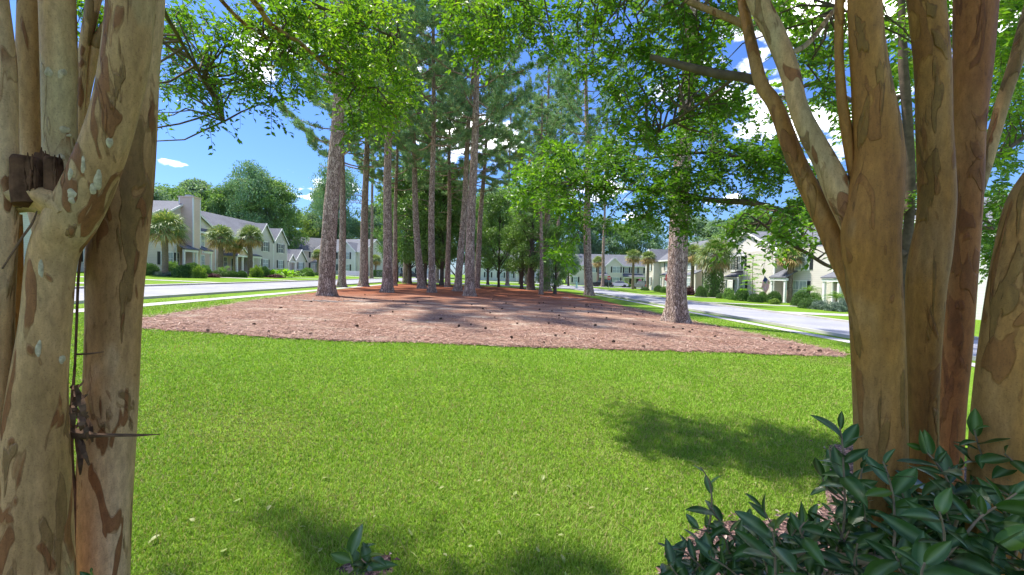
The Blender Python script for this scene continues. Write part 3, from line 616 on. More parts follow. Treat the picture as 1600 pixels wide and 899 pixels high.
# right row mid
def ryy(px, X=32.0): return X*F/(px-768)
R2 = House((32, 82, hz(32)), math.radians(-90), 'beige townhouse with white corner boards behind the big right pine trunk', 'townhouses round the green')
def r2(px): return 82-ryy(px)
R2.wall(0, 19, 0, 9, 5.6, S_beige); R2.hip(0, 19, 0, 9, 5.6, 3.0, gable_mat=S_beige); R2.wall(1.2, 5.2, -1.2, .1, 5.6, S_cream); R2.gable(1.2, 5.2, -1.2, 4, 5.55, 2.1, S_cream)
for xx, yf in ((3.2, -1.2), (8.5, 0), (13.5, 0), (17, 0)): R2.win(xx, 3.6, 1.5, 1.4, yf, 2); R2.win(xx, .8, 1.5, 1.4, yf, 2)
R2.porch(9.8, 12.4, 0, 1.6, 2.6, .9); R2.door(11, 0, M_door); R2.porch(r2(1092), r2(1105), 0, 1.6, 2.6, .8); R2.corner(0, 0, 5.6); R2.corner(5.2, -1.2, 5.6); R2.corner(1.2, -1.2, 5.6); R2.corner(19, 0, 5.6)
e = MB()
for zz in (3.6, .8):
    e.box(-.06, .02, 3.2, 4.7, zz, zz+1.4)
e.build('end_window', M_blind, R2.root)
R3 = House((32, 61, hz(32)-.25), math.radians(-90), 'near right beige townhouse with wide gable, small porches and shuttered windows', 'townhouses round the green')
def r3(px): return 61-ryy(px)
R3.wall(0, 12.0, 0, 9.5, 5.7, S_cream); R3.wall(12.0, 17.4, -1.0, 9.5, 5.7, S_beige); R3.wall(17.4, 26.8, 0, 9.5, 5.7, S_cream)
R3.wall(19.6, 24.6, -.5, .4, 5.68, S_beige)
R3.hip(0, 26.8, 0, 9.5, 5.7, 3.0, gable_mat=S_cream); R3.gable(4.4, 17.2, -.05, 6, 5.65, 2.7, S_cream)
R3.win(r3(1155), 3.5, .9, 1.3, 0, 1, False, True); R3.win(r3(1167), 3.6, 1.1, 1.7, -1.0, 1, True, False); R3.win(r3(1182)-.3, 3.6, 1.5, 1.7, -1.0, 2, True, False)
R3.win(r3(1180), .7, 2.0, 1.6, -1.0, 2, True, True); R3.porch(9.4, 11.9, 0, 1.7, 2.6, .9, posts=(0, 1)); R3.door(r3(1152), 0); R3.win(11.4, .8, .5, 1.3, 0, 1, False, False)
R3.porch(18.0, 20.2, -.02, 1.6, 2.6, 1.0, posts=(0, .92)); R3.door(19.2, 0, M_wdoor, .85); R3.win(18.2, 1.0, .45, 1.2, 0, 1, False, False)
R3.win(r3(1276)+.1, 3.5, 1.9, 1.6, -.5, 2, True, True); R3.win(r3(1274), .6, 2.0, 1.7, -.5, 2, True, True)
R3.porch(25.0, 26.6, 0, 1.6, 2.6, .9); R3.win(25.9, 3.6, .8, 1.4, 0, 1)
for a, yf in ((12.0, -1), (17.4, -1), (19.6, -.5), (24.6, -.5), (26.75, 0)): R3.corner(a, yf, 5.7)
R4 = House((32, 33, hz(32)-.25), math.radians(-90), 'white sided townhouse glimpsed in the gap between the right crape myrtle stems', 'townhouses round the green')
R4.wall(0, 16, 0, 9.5, 5.7, S_white); R4.hip(0, 16, 0, 9.5, 5.7, 3.0, gable_mat=S_white); R4.gable(2, 8, -.05, 5, 5.65, 2.4, S_white)
for xx in (2.5, 5.5, 9.5, 13): R4.win(xx, 3.6, 1.6, 1.5, 0, 2); R4.win(xx, .8, 1.6, 1.5, 0, 2)
R4.corner(0, 0, 5.7)
# ------------------------------------------------------------------ TREES of the green and beyond
def pine_crown(seed, H=24.0, z0=10.0, dens=1.0, spread=4.2, big=1.0):
    r = np.random.default_rng(seed); mb = MB(); z = z0; a = r.uniform(0, 6)
    C_, D_, N_, L_, W_, T_ = [], [], [], [], [], []
    while z < H - .3:
        f = (z - z0)/(H - z0)
        Ln = spread*(.55 + .75*math.sin(math.pi*min(1, (f*.9+.22)))) * r.uniform(.55, 1.15) * (1 - .55*f**3)
        if f < .18 and r.random() < .5: Ln *= .5
        a += 2.4 + r.normal(0, .3)
        u = np.array((math.cos(a), math.sin(a), 0)); k = 7; rise = r.uniform(.05, .45) + .4*f
        pts = [np.array((0, 0, z)) + u*Ln*t + np.array((0, 0, Ln*(rise*t**1.6 - .10*math.sin(3*t)))) + r.normal(0, .05, 3)*t for t in np.linspace(0, 1, k)]
        mb.tube(pts, np.linspace(.055*(1.25-f*.7), .012, k), 5, 1, cap=False)
        nt_ = int(Ln*6.5*dens)
        for i in range(int(nt_*(1 if big < 2 else 1.3))):
            t = .30 + .70*r.random()**.7; j = t*(k-1); i0 = min(k-2, int(j)); b = pts[i0]*(1-(j-i0)) + pts[i0+1]*(j-i0)
            sd_ = np.cross(u, (0, 0, 1))*r.choice((-1, 1)); tl = r.uniform(.2, .95)*(1.15-t*.5)
            e = b + (u*.6 + sd_)*tl*.75 + np.array((0, 0, r.uniform(-.05, .4)*tl)); 
            mb.tube([b, (b+e)/2+(0, 0, .04), e], [.014, .01, .006], 3, 1, cap=False)
            for q in range(4):
                c = e - (e-b)*q*.2 + r.normal(0, .05, 3); m = 11; d = r.normal(0, 1, (m, 3)) + (u*.4 + (0, 0, .55))
                C_.append(np.repeat(c[None], m, 0)); D_.append(d); N_.append(r.normal(0, 1, (m, 3))); L_.append(r.uniform(.18, .32, m)*big); W_.append(np.full(m, .044*big)); T_.append(np.clip(r.normal(.5, .15)+r.normal(0, .15, m), 0, .97))
        z += r.uniform(.2, .42)/dens
    mb.leaves(np.concatenate(C_), np.concatenate(D_), np.concatenate(N_), np.concatenate(L_), np.concatenate(W_), 0, np.concatenate(T_), .1)
    # a few dead stubs below the crown
    for _ in range(9):
        zz = r.uniform(z0*.5, z0); a2 = r.uniform(0, 6.28); l = r.uniform(.3, 1.6); u = np.array((math.cos(a2), math.sin(a2), .15))
        mb.tube([(0, 0, zz), np.array((0, 0, zz))+u*l*.5, np.array((0, 0, zz))+u*l+r.normal(0, .1, 3)], [.03, .02, .008], 4, 1, cap=False)
    return mb
crowns = {}
def crown_mesh(key, fn):
    if key not in crowns:
        o = fn(); crowns[key] = o.data; bpy.data.objects.remove(o)
    return crowns[key]
def pine(px, py, wpx, top=None, var=0, H=24.0, label='', group='tall pines on the green', xy=None, dens=1.0, z0=10.0, spread=4.2, bend=0.0, name='pine_tree', flare=.28, seg=18):
    x, y = xy if xy else G(px, py); d = y; r0 = (wpx/2)*d/F/math.sqrt(1+((px-768)/F)**2)
    root = empty(name, (x, y, gz(x) + (.02 + .10*max(0, 1-np.hypot(x/10, (y-30)/24)) if -10.5 < x < 8.3 and 9 < y < 53 else 0)), label, 'pine tree', group)
    r = np.random.default_rng(int(abs(px)*7+abs(py)))
    if top:
        bx, bz = x, 0; tx, ty, tz = P(top[0], top[1], d); lean = math.atan2(tx - x, tz - gz(x))
        root.rotation_euler = (0, lean, 0)
    zs = np.concatenate([[-.25, 0, .12, .3, .6, 1.0, 1.6], np.linspace(2.4, H, 20)])
    rad = r0*(1 - .86*np.clip(zs, 0, H)/H) + .02; rad = rad*(1 + flare*np.exp(-np.clip(zs, 0, 99)/.35)*1.4)
    bx_ = bend*np.sin(np.clip(zs, 0, H)/H*math.pi)*1.0
    pts = np.stack([bx_ + .05*np.sin(zs*.5+r.uniform(0, 6)), .06*np.sin(zs*.4+r.uniform(0, 6)), zs], 1)
    mb = MB(); ribs = np.clip(.22*np.exp(-np.clip(zs, 0, 99)/.45), 0, 1)
    mb.tube(pts, rad, seg, 0, noise=.05, rng=r, ribs=ribs); t = mb.build('trunk', M_pine, root, smooth=True)
    me = crown_mesh(('pine', var, round(z0), round(spread*2)), lambda: pine_crown(100+var, 24.0, z0, dens, spread, 2.3 if var == 5 else 1.0).build('crown', [M_needle, M_pine]))
    c = bpy.data.objects.new('crown', me); col.objects.link(c); c.parent = root; c.scale = (1, 1, H/24.0); c.rotation_euler = (0, 0, r.uniform(0, 6.28))
    return root
pine(510, 463, 25, (527, 180), 0, 25, 'thickest left pine with a wide flared base, nearest pine left of centre', z0=10, spread=5.2, flare=.2)
pine(535, 449, 11, (535, 200), 1, 24, 'slim straight pine just right of the thickest left pine', z0=10)
pine(568, 448, 13, (573, 200), 2, 24, 'straight dark pine standing in front of the white townhouse, third from the left', z0=10)
pine(604, 458, 15, (610, 40), 0, 25, 'pale grey pine right of the white townhouse, fourth big trunk from the left', z0=10)
pine(616, 447, 7, (621, 200), 1, 23, 'thin shaded pine tucked close behind the pale grey fourth trunk', z0=10)
pine(634, 443, 9, (640, 250), 2, 23, 'brown pine with a dark double base beside the distant dark vehicle', z0=10)
pine(658, 452, 11, (650, 240), 1, 24, 'pine whose trunk bends gently left as it rises, left of the centre pair', bend=-.25, z0=10)
pine(674, 459, 10.5, (677, 150), 2, 25, 'straight slender grey pine between the bending pine and the centre group', z0=10)
pine(700, 450, 8, (703, 200), 0, 23, 'thin brown pine with ivy dark base behind the centre group', z0=10)
pine(716, 457, 11, (736, 150), 1, 24, 'pine leaning right close against the front centre pine', z0=10)
pine(733, 465, 15, (745, 100), 2, 26, 'pale front centre pine, the nearest trunk in the middle of the bed', z0=10)
pine(744, 452, 9, (762, 180), 0, 24, 'slim pine leaning right, just right of the front centre pine', z0=10)
pine(845, 461, 6, (846, 200), 1, 17, 'very thin pale grey straight trunk right of the central clearing', z0=10, flare=.1)
pine(854, 455, 11, (856, 200), 2, 25, 'broad shaded pine directly behind the very thin pale trunk', z0=10)
pine(919, 462, 13.5, (917, 180), 0, 25, 'lone grey pine beside the far bend of the right road', z0=10)
pine(1054, 504, 33, (1071, 200), 1, 25, 'massive near pine with flared base at the right edge of the straw bed', z0=11, spread=4.4, flare=.24, seg=26)

def broadleaf(seed, H=12.0, R=4.0, z0=1.2, n=26000, leaf=.16, mat=None, clumps=70, shape='egg'):
    r = np.random.default_rng(seed); mb = MB()
    P_, rr = [], []
    limbs = []
    for i in range(clumps):
        f = r.random()**.85; z = z0 + (H-z0)*f; 
        prof = math.sin(math.pi*min(1, f*.78+.20))**.7 if shape == 'egg' else (1 - .75*f) if shape == 'cone' else math.sqrt(max(.05, 1-(2*f-1)**2))
        q = R*prof*math.sqrt(r.random())*.95; a = r.uniform(0, 6.28)
        c = np.array((math.cos(a)*q, math.sin(a)*q, z)); P_.append(c); rr.append(R*r.uniform(.16, .34))
        zb = max(z0*.6, z - q*.7 - .6)
        if i % 2 == 0: mb.tube([(0, 0, zb), (c*[.5, .5, 0] + [0, 0, (zb+z)/2+.2]), c], [.07*H/12, .04*H/12, .012], 4, 1, cap=False)
    k = r.integers(0, clumps, n); Pc = np.array(P_)[k]; R_ = np.array(rr)[k][:, None]
    d = r.normal(0, 1, (n, 3)); d /= np.linalg.norm(d, axis=1)[:, None]; off = d*R_*(r.random((n, 1))**.45)*np.array((1.15, 1.15, .72)); C = Pc+off
    dd = d*.7 + r.normal(0, .6, (n, 3)); dd[:, 2] -= .25; nn = d + r.normal(0, .6, (n, 3)); nn[:, 2] += .7
    t = np.clip(r.normal(.45, .18, n) + .2*(np.array([r.normal(0, .5) for _ in range(clumps)])[k]), 0, 1)
    mb.leaves(C, dd, nn, r.uniform(.7, 1.3, n)*leaf, r.uniform(.4, .65, n)*leaf, 0, t, .2)
    return mb
def tree(x, y, label, kind='dark', H=12, scale=1.0, group=None, name='broadleaf_tree', cat='tree', rot=0.0, trunk_r=.2, lean=0.0, var=0):
    spec = {'dark': (dict(H=12, R=3.8, z0=2.6, n=15000, leaf=.24, clumps=80), M_leaf_dark), 'darklow': (dict(H=9, R=2.9, z0=1.0, n=13000, leaf=.19, clumps=60, shape='cone'), M_leaf_dark),
            'mid': (dict(H=12, R=5.0, z0=2.5, n=13000, leaf=.34, clumps=60), M_leaf_mid), 'blue': (dict(H=12, R=4.2, z0=2.5, n=13000, leaf=.34, clumps=50), M_leaf_blue),
            'bright': (dict(H=12, R=4.8, z0=2.0, n=15000, leaf=.32, clumps=55, shape='ball'), M_leaf_bright), 'pinefar': (dict(H=12, R=4.6, z0=3.6, n=15000, leaf=.30, clumps=95, shape='ball'), M_needle), 'small': (dict(H=5.5, R=1.9, z0=1.3, n=7000, leaf=.15, clumps=36), M_leaf_mid)}[kind]
    H0 = spec[0]['H']; s = H/H0
    root = empty(name, (x, y, gz(x)), label, cat, group, rot)
    me = crown_mesh((kind, var), lambda: broadleaf(sum(map(ord, kind))*7 + var*13 + 3, mat=None, **spec[0]).build('crown', [spec[1], M_bark]))
    c = bpy.data.objects.new('crown', me); col.objects.link(c); c.parent = root; c.scale = (s*scale, s*scale, s)
    mb = MB(); zs = np.array([-.2, 0, .15, .5, 1.2, H*.25, H*.5, H*.8]); rr = trunk_r*np.array([1.7, 1.45, 1.2, 1.03, .95, .8, .5, .12])
    r = np.random.default_rng(int(abs(x*31+y*17))); pts = np.stack([r.normal(0, .05, 8)*zs*.4 + lean*zs, r.normal(0, .03, 8)*zs*.3, zs], 1)
    mb.tube(pts, rr, 10, noise=.06, rng=r); mb.build('trunk', M_bark, root, smooth=True)
    return root
GG = 'leafy evergreens at the far end of the green'
def gx(px, py): return G(px, py)
for px, py, H, sc_, kd, v, tr, lab in (
    (640, 444, 14, .95, 'dark', 0, .25, 'dark evergreen behind the brown double based pine'), (664, 446, 13, .85, 'dark', 1, .22, 'dark evergreen filling the gap right of the bending pine'),
    (690, 447, 14, .9, 'dark', 0, .25, 'dark evergreen behind the slender straight pine and the thin brown pine'), (716, 446, 12, .9, 'darklow', 1, .2, 'low branching dark evergreen behind the centre pine group'),
    (762, 445, 14, .95, 'dark', 1, .22, 'leafy tree left of the glimpsed dark door, with a forked slim trunk'), (779, 449, 12, .75, 'dark', 2, .17, 'slim dark trunk with a spreading foot in front of the glimpsed white house'),
    (812, 444, 15, .9, 'dark', 2, .2, 'leafy tree arching over the white central house'), (829, 454, 11, .8, 'dark', 0, .45, 'thick black trunked evergreen left of the very thin pale trunk'),
    (815, 452, 10, .8, 'dark', 1, .2, 'narrow dark tree just left of the thick black trunk'), (867, 460, 6.0, .95, 'darklow', 0, .14, 'small low bushy evergreen right of the very thin pale trunk'),
    (888, 447, 9, .9, 'blue', 0, .2, 'soft blue green tree between the small evergreen and the lone grey pine'), (620, 441, 12, .7, 'dark', 2, .2, 'dark evergreen left end of the grove, behind the pale grey pine')):
    x, y = G(px, py); tree(x, y, lab, kd, H, sc_, GG, trunk_r=tr, var=v, rot=px*1.7)
BG = 'trees beyond the houses'
def bgt(px, d, ytop, kind, label, scale=1.0, var=0):
    x, y, z = P(px, ytop, d); H = z - gz(x); return tree(x, y, label, kind, H, scale, BG, var=var, trunk_r=.35, rot=px*.7)
for a in ((150, 78, 300, 'blue', 'blue green tree behind the left roof, seen in the slit between left stems', 1.1, 0),
          (236, 84, 300, 'blue', 'tree crown rising over the left end of the long left roof', 1.2, 0), (268, 92, 297, 'mid', 'rounded tree crown just left of the pink chimney', 1.1, 0),
          (305, 100, 288, 'blue', 'tree crown directly behind the pink chimney top', 1.05, 1), (345, 98, 300, 'mid', 'tree crown under the tall left pine, left side', 1.0, 1),
          (428, 100, 285, 'mid', 'tree crown at the right shoulder of the tall left background pine', .9, 0), (452, 112, 335, 'bright', 'bright yellow green oak right of the long left roof', 1.25, 0),
          (490, 120, 338, 'blue', 'blue green tree left of the thickest left pine, behind the pale townhouse', .9, 1), (505, 128, 300, 'blue', 'taller blue green tree rising beside the thickest left pine', .8, 0),
          (548, 125, 345, 'mid', 'tree behind the white townhouse roof, between two pine trunks', 1.2, 0), (588, 120, 325, 'blue', 'tree right behind the gable end of the white townhouse', 1.0, 1),
          (625, 130, 300, 'mid', 'background tree behind the left end of the evergreen grove', 1.2, 1), (700, 135, 290, 'mid', 'background tree behind the middle of the evergreen grove', 1.3, 0),
          (775, 135, 300, 'blue', 'background tree over the roof of the glimpsed white central house', 1.2, 0), (850, 132, 280, 'mid', 'background tree behind the broad shaded pine', 1.2, 1),
          (905, 125, 335, 'blue', 'blue green tree left end of the far right slate roof', .9, 0), (940, 125, 345, 'blue', 'blue green tree over the stop sign, beyond the far roof', 1.1, 1),
          (975, 128, 352, 'mid', 'tree over the middle of the far slate roof', 1.0, 0), (1010, 126, 340, 'blue', 'tree over the right end of the far slate roof', 1.0, 1),
          (1085, 95, 345, 'blue', 'soft blue green tree right of the massive near pine, behind the palms', 1.2, 0), (1120, 90, 350, 'blue', 'soft blue green tree over the ivy clad palm', 1.1, 1),
          (1180, 72, 330, 'mid', 'tree behind the wide gable of the near right townhouse', 1.1, 0), (1255, 66, 320, 'mid', 'tree behind the near right townhouse roof, above the flag', 1.1, 1),
          (1330, 60, 290, 'blue', 'tree behind the right crape myrtle main trunk, beyond the roofs', 1.1, 0), (1425, 46, 230, 'mid', 'tree seen in the slit between the right crape stems', 1.0, 1)):
    bgt(*a)
bgt(392, 96, 262, 'pinefar', 'big spreading pine towering over the long left townhouse roof', .62, 0)
bgt(360, 99, 292, 'pinefar', 'lower flat crowned pine left of the big spreading pine', .6, 1)
bgt(424, 103, 290, 'pinefar', 'lower pine on the right flank of the big spreading pine', .6, 1)
bgt(527, 118, 262, 'pinefar', 'distant pine behind the slim straight left pine', .6, 0)
for px, d, yt, v, lab in ((585, 70, 60, 1, 'distant sparse pine showing over the white townhouse gable'), (640, 66, 20, 2, 'distant pine high over the left part of the grove'), (690, 62, 70, 0, 'distant pine rising over the middle of the grove'),
                       (800, 66, 90, 1, 'distant pine over the central clearing'), (830, 80, 120, 2, 'distant pine left of the broad shaded pine'), (880, 68, 60, 0, 'distant pine between the broad shaded pine and the lone grey pine'), (950, 90, 150, 1, 'distant pine high above the stop sign')):
    x_, y_, z_ = P(px, yt, d); pine(px, 440, 5, None, v, z_-gz(x_), lab, 'pines beyond the green', xy=(x_, y_), z0=10)

# ------------------------------------------------------------------ palms
def palm_crown(seed, R=1.55, n=46, dry=.2, droop=1.0):
    r = np.random.default_rng(seed); mb = MB(); dr = MB()
    for i in range(n):
        f = i/n; el = math.radians(82 - 125*f*droop + r.normal(0, 7)); a = i*2.4 + r.normal(0, .2)
        isdry = f > 1-dry; u = np.array((math.cos(a)*math.cos(el), math.sin(a)*math.cos(el), math.sin(el)))
        pl = R*r.uniform(.38, .5); b = np.array((0, 0, .1*(1-f))); m = b + u*pl; m[2] -= .12*pl*(1-f)
        tgt = dr if isdry else mb; t0 = r.uniform(.25, .8)
        tgt.tube([b, (b+m)/2 + (0, 0, .04), m], [.022, .016, .012], 4, 0, t0, cap=False)
        side = np.cross(u, (0, 0, 1)); side /= np.linalg.norm(side)+1e-6; up = np.cross(side, u)
        k = 17; C = np.repeat(m[None], k, 0); th = np.linspace(-1.75, 1.75, k)
        D = np.outer(np.cos(th), u) + np.outer(np.sin(th), side) + np.outer(-.22*np.abs(np.sin(th)) , (0, 0, 1.0)) - np.outer(np.full(k, .25), up*0) + r.normal(0, .07, (k, 3))
        D[:, 2] -= .12
        Ls = R*.55*(1 - .25*np.abs(th)/1.75)*r.uniform(.9, 1.1, k)
        for j in range(k):
            d = D[j]/np.linalg.norm(D[j]); w = .035
            s_ = np.cross(d, up); s_ /= np.linalg.norm(s_)+1e-6
            p1 = m + d*Ls[j]*.6; p2 = m + d*Ls[j] - np.array((0, 0, Ls[j]*.28))
            tgt.add([m, p1 + s_*w, p2, p1 - s_*w], [(0, 1, 3), (1, 2, 3)], 0, np.clip(t0 + r.normal(0, .15), 0, 1))
    return mb, dr
def palm(x, y, H, label, R=1.55, rt=.17, seed=0, dry=.2, ivy=False, dense=46, group='cabbage palms', name='palm_tree', lean=0.0):
    z = gz(x) + (.1 if abs(x) > 25 else 0); root = empty(name, (x, y, z), label, 'palm tree', group, seed*1.3)
    cm, cd = palm_crown(50+seed, R, int(dense*1.5), dry)
    c = cm.build('crown', M_frond, root, loc=(lean*H, 0, H)); d = cd.build('dry_fronds', M_frond_dry, root, loc=(lean*H, 0, H))
    t = MB(); zs = np.linspace(-.3, H+.15, 26); r = np.random.default_rng(seed)
    rr = rt*(1.12 - .2*zs/H) * (1 + .05*np.sin(zs*24)); rr[-5:] *= np.array([1.1, 1.3, 1.5, 1.4, .7])
    t.tube(np.stack([lean*zs, 0*zs, zs], 1), rr, 12, noise=.05, rng=r)
    for k in range(46):      # boot stubs under the crown
        a = k*2.4; zz = H - .75 + .75*k/46; u = np.array((math.cos(a), math.sin(a), 1.2)); b = np.array((lean*zz, 0, zz)) + u*[rt, rt, 0]
        t.tube([b, b+u*.16], [.03, .015], 4, cap=False)
    t.build('trunk', M_palmtrunk, root, smooth=True)
    if ivy:
        v = MB(); n = 9000; r = np.random.default_rng(9); a = r.uniform(0, 6.28, n); zz = r.random(n)*(H-.3); q = (.62 + .42*np.sin(zz/H*3.1+.4) + .12*np.sin(a*3+zz*2))*1.12*r.uniform(.72, 1.05, n)
        C = np.stack([np.cos(a)*q, np.sin(a)*q, zz], 1); D = np.stack([np.cos(a)*.5, np.sin(a)*.5, -.6+0*a], 1)+r.normal(0, .4, (n, 3)); Nn = np.stack([np.cos(a), np.sin(a), .5+0*a], 1)
        v.leaves(C, D, Nn, r.uniform(.10, .18, n), r.uniform(.08, .13, n), 0, np.clip(r.normal(.4, .2, n), 0, 1), .2); v.build('ivy', M_leaf_dark, root)
    return root
def palm_at(px, d, ycrown, label, **k):
    x, y, z = P(px, ycrown, d); return palm(x, y, z - gz(x) - .1, label, **k)
palm_at(258, 41, 358, 'large palm with yellowing fronds in front of the beige left wing, leftmost palm', R=2.35, rt=.24, seed=1, dry=.16, dense=60)
palm_at(345, 50, 372, 'rounded palm right of the pink chimney, above the clipped shrubs', R=1.95, rt=.25, seed=2, dry=.25, dense=54)
palm_at(366, 54, 385, 'thinner palm squeezed between the chimney side palm and the yellowish palm', R=1.4, rt=.14, seed=3, dry=.25)
palm_at(391, 54, 371, 'yellowish palm before the dark left porch, third large palm from the left', R=2.0, rt=.27, seed=4, dry=.3, dense=54)
palm_at(497, 84, 399, 'small far palm left of the thickest left pine', R=1.6, rt=.2, seed=5, dry=.25)
palm_at(587, 92, 407, 'small far palm standing before the white gable end', R=1.7, rt=.2, seed=6, dry=.3)
palm_at(935, 92, 409, 'small far palm just left of the stop sign', R=1.8, rt=.25, seed=7, dry=.35)
palm_at(990, 78, 402, 'shaggy grey green palm with tan seed heads, left of the round pale palm', R=2.0, rt=.24, seed=8, dry=.35, dense=52)
palm_at(1013, 72, 404, 'round topped pale palm left of the massive near pine', R=1.75, rt=.24, seed=9, dry=.4, dense=54)
palm_at(1083, 54, 398, 'half hidden palm just right of the massive near pine', R=2.0, rt=.22, seed=10, dry=.35)
palm_at(1117, 50, 400, 'big full palm whose trunk is wrapped in dark ivy', R=2.9, rt=.3, seed=11, dry=.12, ivy=True, dense=84)
palm_at(1236, 41, 402, 'grey trunked palm right of the flag, its crown mixed with overhanging leaves', R=1.7, rt=.25, seed=12, dry=.35)

# ------------------------------------------------------------------ shrubs
def shrub_mesh(seed, n=5200, leaf=.06, flat=1.0, rough=.10):
    r = np.random.default_rng(seed); mb = MB(); d = r.normal(0, 1, (n, 3)); d /= np.linalg.norm(d, axis=1)[:, None]; d[:, 2] = np.abs(d[:, 2])*1.0 - .25*(r.random(n) < .4)
    lump = 1 + rough*(np.sin(d[:, 0]*7+1)*np.cos(d[:, 1]*6) + .6*np.sin(d[:, 2]*11+d[:, 0]*5))
    rad = lump*(r.random(n)**.22); C = d*rad[:, None]*[1, 1, .85]; C[:, 2] += .1; C[:, 2] = np.maximum(C[:, 2], 0)
    mb.leaves(C, d*.6+r.normal(0, .6, (n, 3)), d+r.normal(0, .5, (n, 3))+(0, 0, .4), r.uniform(.7, 1.4, n)*leaf, r.uniform(.5, .8, n)*leaf, 0, np.clip(r.normal(.5, .2, n), 0, 1), .2)
    for k in range(6):
        a = k*1.05; mb.tube([(0, 0, -.1), (math.cos(a)*.3, math.sin(a)*.3, .35), (math.cos(a)*.6, math.sin(a)*.6, .65)], [.03, .02, .01], 4, 1, cap=False)
    return mb
sh = {}
def shrub(px, d, w, ytop, ybase, label, kind='round', group='shrubs along the house fronts', cat='shrub'):
    x, y, z1 = P(px, ytop, d); z0 = P(px, ybase, d)[2]
    g0 = gz(x); z0 = min(z0, g0 + .25) if True else z0
    H = max(.4, z1 - g0); rr = w/2*d/F
    M, kw = {'round': (M_shrub, dict(n=5200, leaf=.10, rough=.05)), 'loose': (M_leaf_mid, dict(n=4200, leaf=.15, rough=.2)), 'grey': (M_grey, dict(n=4500, leaf=.11, rough=.25)), 'light': (M_leaf_bright, dict(n=3500, leaf=.13, rough=.2)),
             'dark': (M_leaf_dark, dict(n=5200, leaf=.11, rough=.1)), 'purple': (M_purple, dict(n=2500, leaf=.15, rough=.3)), 'lime': (M_lime, dict(n=2600, leaf=.2, rough=.2))}[kind]
    if kind not in sh: sh[kind] = shrub_mesh(len(sh)+20, **kw).build('shrub', [M, M_bark]); o = sh[kind]
    else: o = sh[kind].copy(); col.objects.link(o)
    o.location = (x, y, g0); o.scale = (rr, rr, H/.95); o.rotation_euler = (0, 0, px*.9); o.name = 'shrub'
    return tag(o, label, cat, group)
for a in ((234, 41, 26, 412, 434, 'broad dark green shrub, leftmost visible one in the left row of shrubs', 'round'), (222, 41, 16, 408, 430, 'shaded shrub behind the leftmost broad one', 'dark'),
          (268, 43, 18, 410, 424, 'pale green shrub beside the trunk of the leftmost palm', 'loose'), (288, 40, 30, 414, 434, 'wide rounded shrub between the leftmost palm and the pink chimney', 'round'),
          (309, 40, 20, 416, 433, 'yellow green rounded shrub touching the wide rounded shrub', 'light'), (319, 43, 20, 415, 430, 'dark shrub in front of the chimney foot', 'dark'),
          (302, 46, 26, 411, 425, 'low clipped shrub row behind the wide rounded shrub', 'round'), (341, 45, 26, 423, 434.5, 'flat clipped dark mound left of the two small balls', 'round'), (363, 46, 17, 423, 434, 'left one of two small clipped ball shrubs', 'round'),
          (378, 47, 14, 423, 433, 'right one of two small clipped ball shrubs by the yellowish palm', 'round'), (401, 50, 17, 416, 432, 'squarish shrub before the dark porch opening', 'light'), (403, 50, 13, 424, 432, 'small dark ball shrub right of the yellowish palm foot', 'round'),
          (414, 52, 14, 417, 433, 'dark shrub at the left end of the lime plants', 'dark'), (250, 41, 16, 424, 435, 'low grey green tuft left of the leftmost palm foot', 'grey'), (262, 41, 20, 425, 436, 'low pale mixed tuft by the leftmost palm foot', 'grey'),
          (330, 43, 20, 430, 435, 'low purplish groundcover before the chimney', 'purple'), (295, 40, 14, 431, 435, 'low purplish groundcover before the wide rounded shrub', 'purple'), (430, 52, 22, 429, 434, 'low purplish groundcover before the lime plants', 'purple'),
          (458, 62, 12, 427, 434, 'small purplish plant at the right end of the lime plants', 'purple'), (480, 68, 20, 419, 433, 'dark spreading shrub before the low left wing', 'dark'), (494, 78, 12, 426, 434, 'small shrub left of the thickest left pine', 'round'),
          (440, 64, 20, 421, 432, 'dark shrub behind the lime plants', 'dark'), (466, 66, 16, 423, 434, 'dark shrub between the lime plants and the low wing', 'round'),
          (945, 100, 10, 439, 446, 'small far shrub left of the stop sign', 'round'), (977, 96, 14, 440, 447, 'low far shrub behind the white car', 'loose'), (1008, 72, 14, 449, 456, 'dark shrub at the foot of the round topped pale palm', 'round'),
          (1029, 66, 14, 446, 457, 'dark shrub left of the massive near pine', 'round'), (1037, 62, 10, 448, 458, 'squarish dark shrub touching the massive near pine', 'dark'), (1077, 54, 16, 448, 462, 'pinkish leaved shrub right of the massive near pine', 'purple'),
          (1096, 48, 17, 447, 464, 'dark rounded shrub left of the ivy clad palm', 'round'), (1126, 46, 14, 458, 466, 'low dark mound at the ivy clad palm foot', 'round'), (1139, 45, 16, 451, 467, 'loose shrub with pale leaves right of the ivy clad palm', 'loose'),
          (1144, 43, 11, 459, 468, 'small dark shrub before the first right porch', 'dark'), (1160, 41, 22, 450, 470, 'large rounded shrub left of the yellow green young tree', 'round'), (1180, 39, 22, 459, 472, 'clipped mound under the yellow green young tree', 'round'),
          (1192, 41, 14, 456, 471, 'dark shrub beneath the flag', 'dark'), (1210, 40, 22, 455, 471, 'boxy dark shrub between the flag and the right porch post', 'round'), (1210, 36.5, 15, 467, 476, 'bright low tuft at the lawn edge before the boxy shrub', 'light'),
          (1254, 34, 30, 455, 480, 'large rounded shrub right of the grey trunked palm', 'round'), (1272, 34, 24, 458, 476, 'taller dark shrub under the right house window', 'dark'), (1264, 31, 30, 466, 486, 'spreading shrub in front of the large rounded one', 'round'),
          (1282, 30, 24, 470, 487, 'grey green loose plants beside the spreading shrub', 'grey'), (1305, 28.5, 26, 473, 489, 'silvery grey plants at the far right of the border', 'grey'), (1320, 29, 20, 466, 489, 'grey green plants touching the right crape trunk', 'grey')):
    shrub(*a)
hb = MB(); x, y, z = P(593, 427, 88); r = np.random.default_rng(3); n = 5000
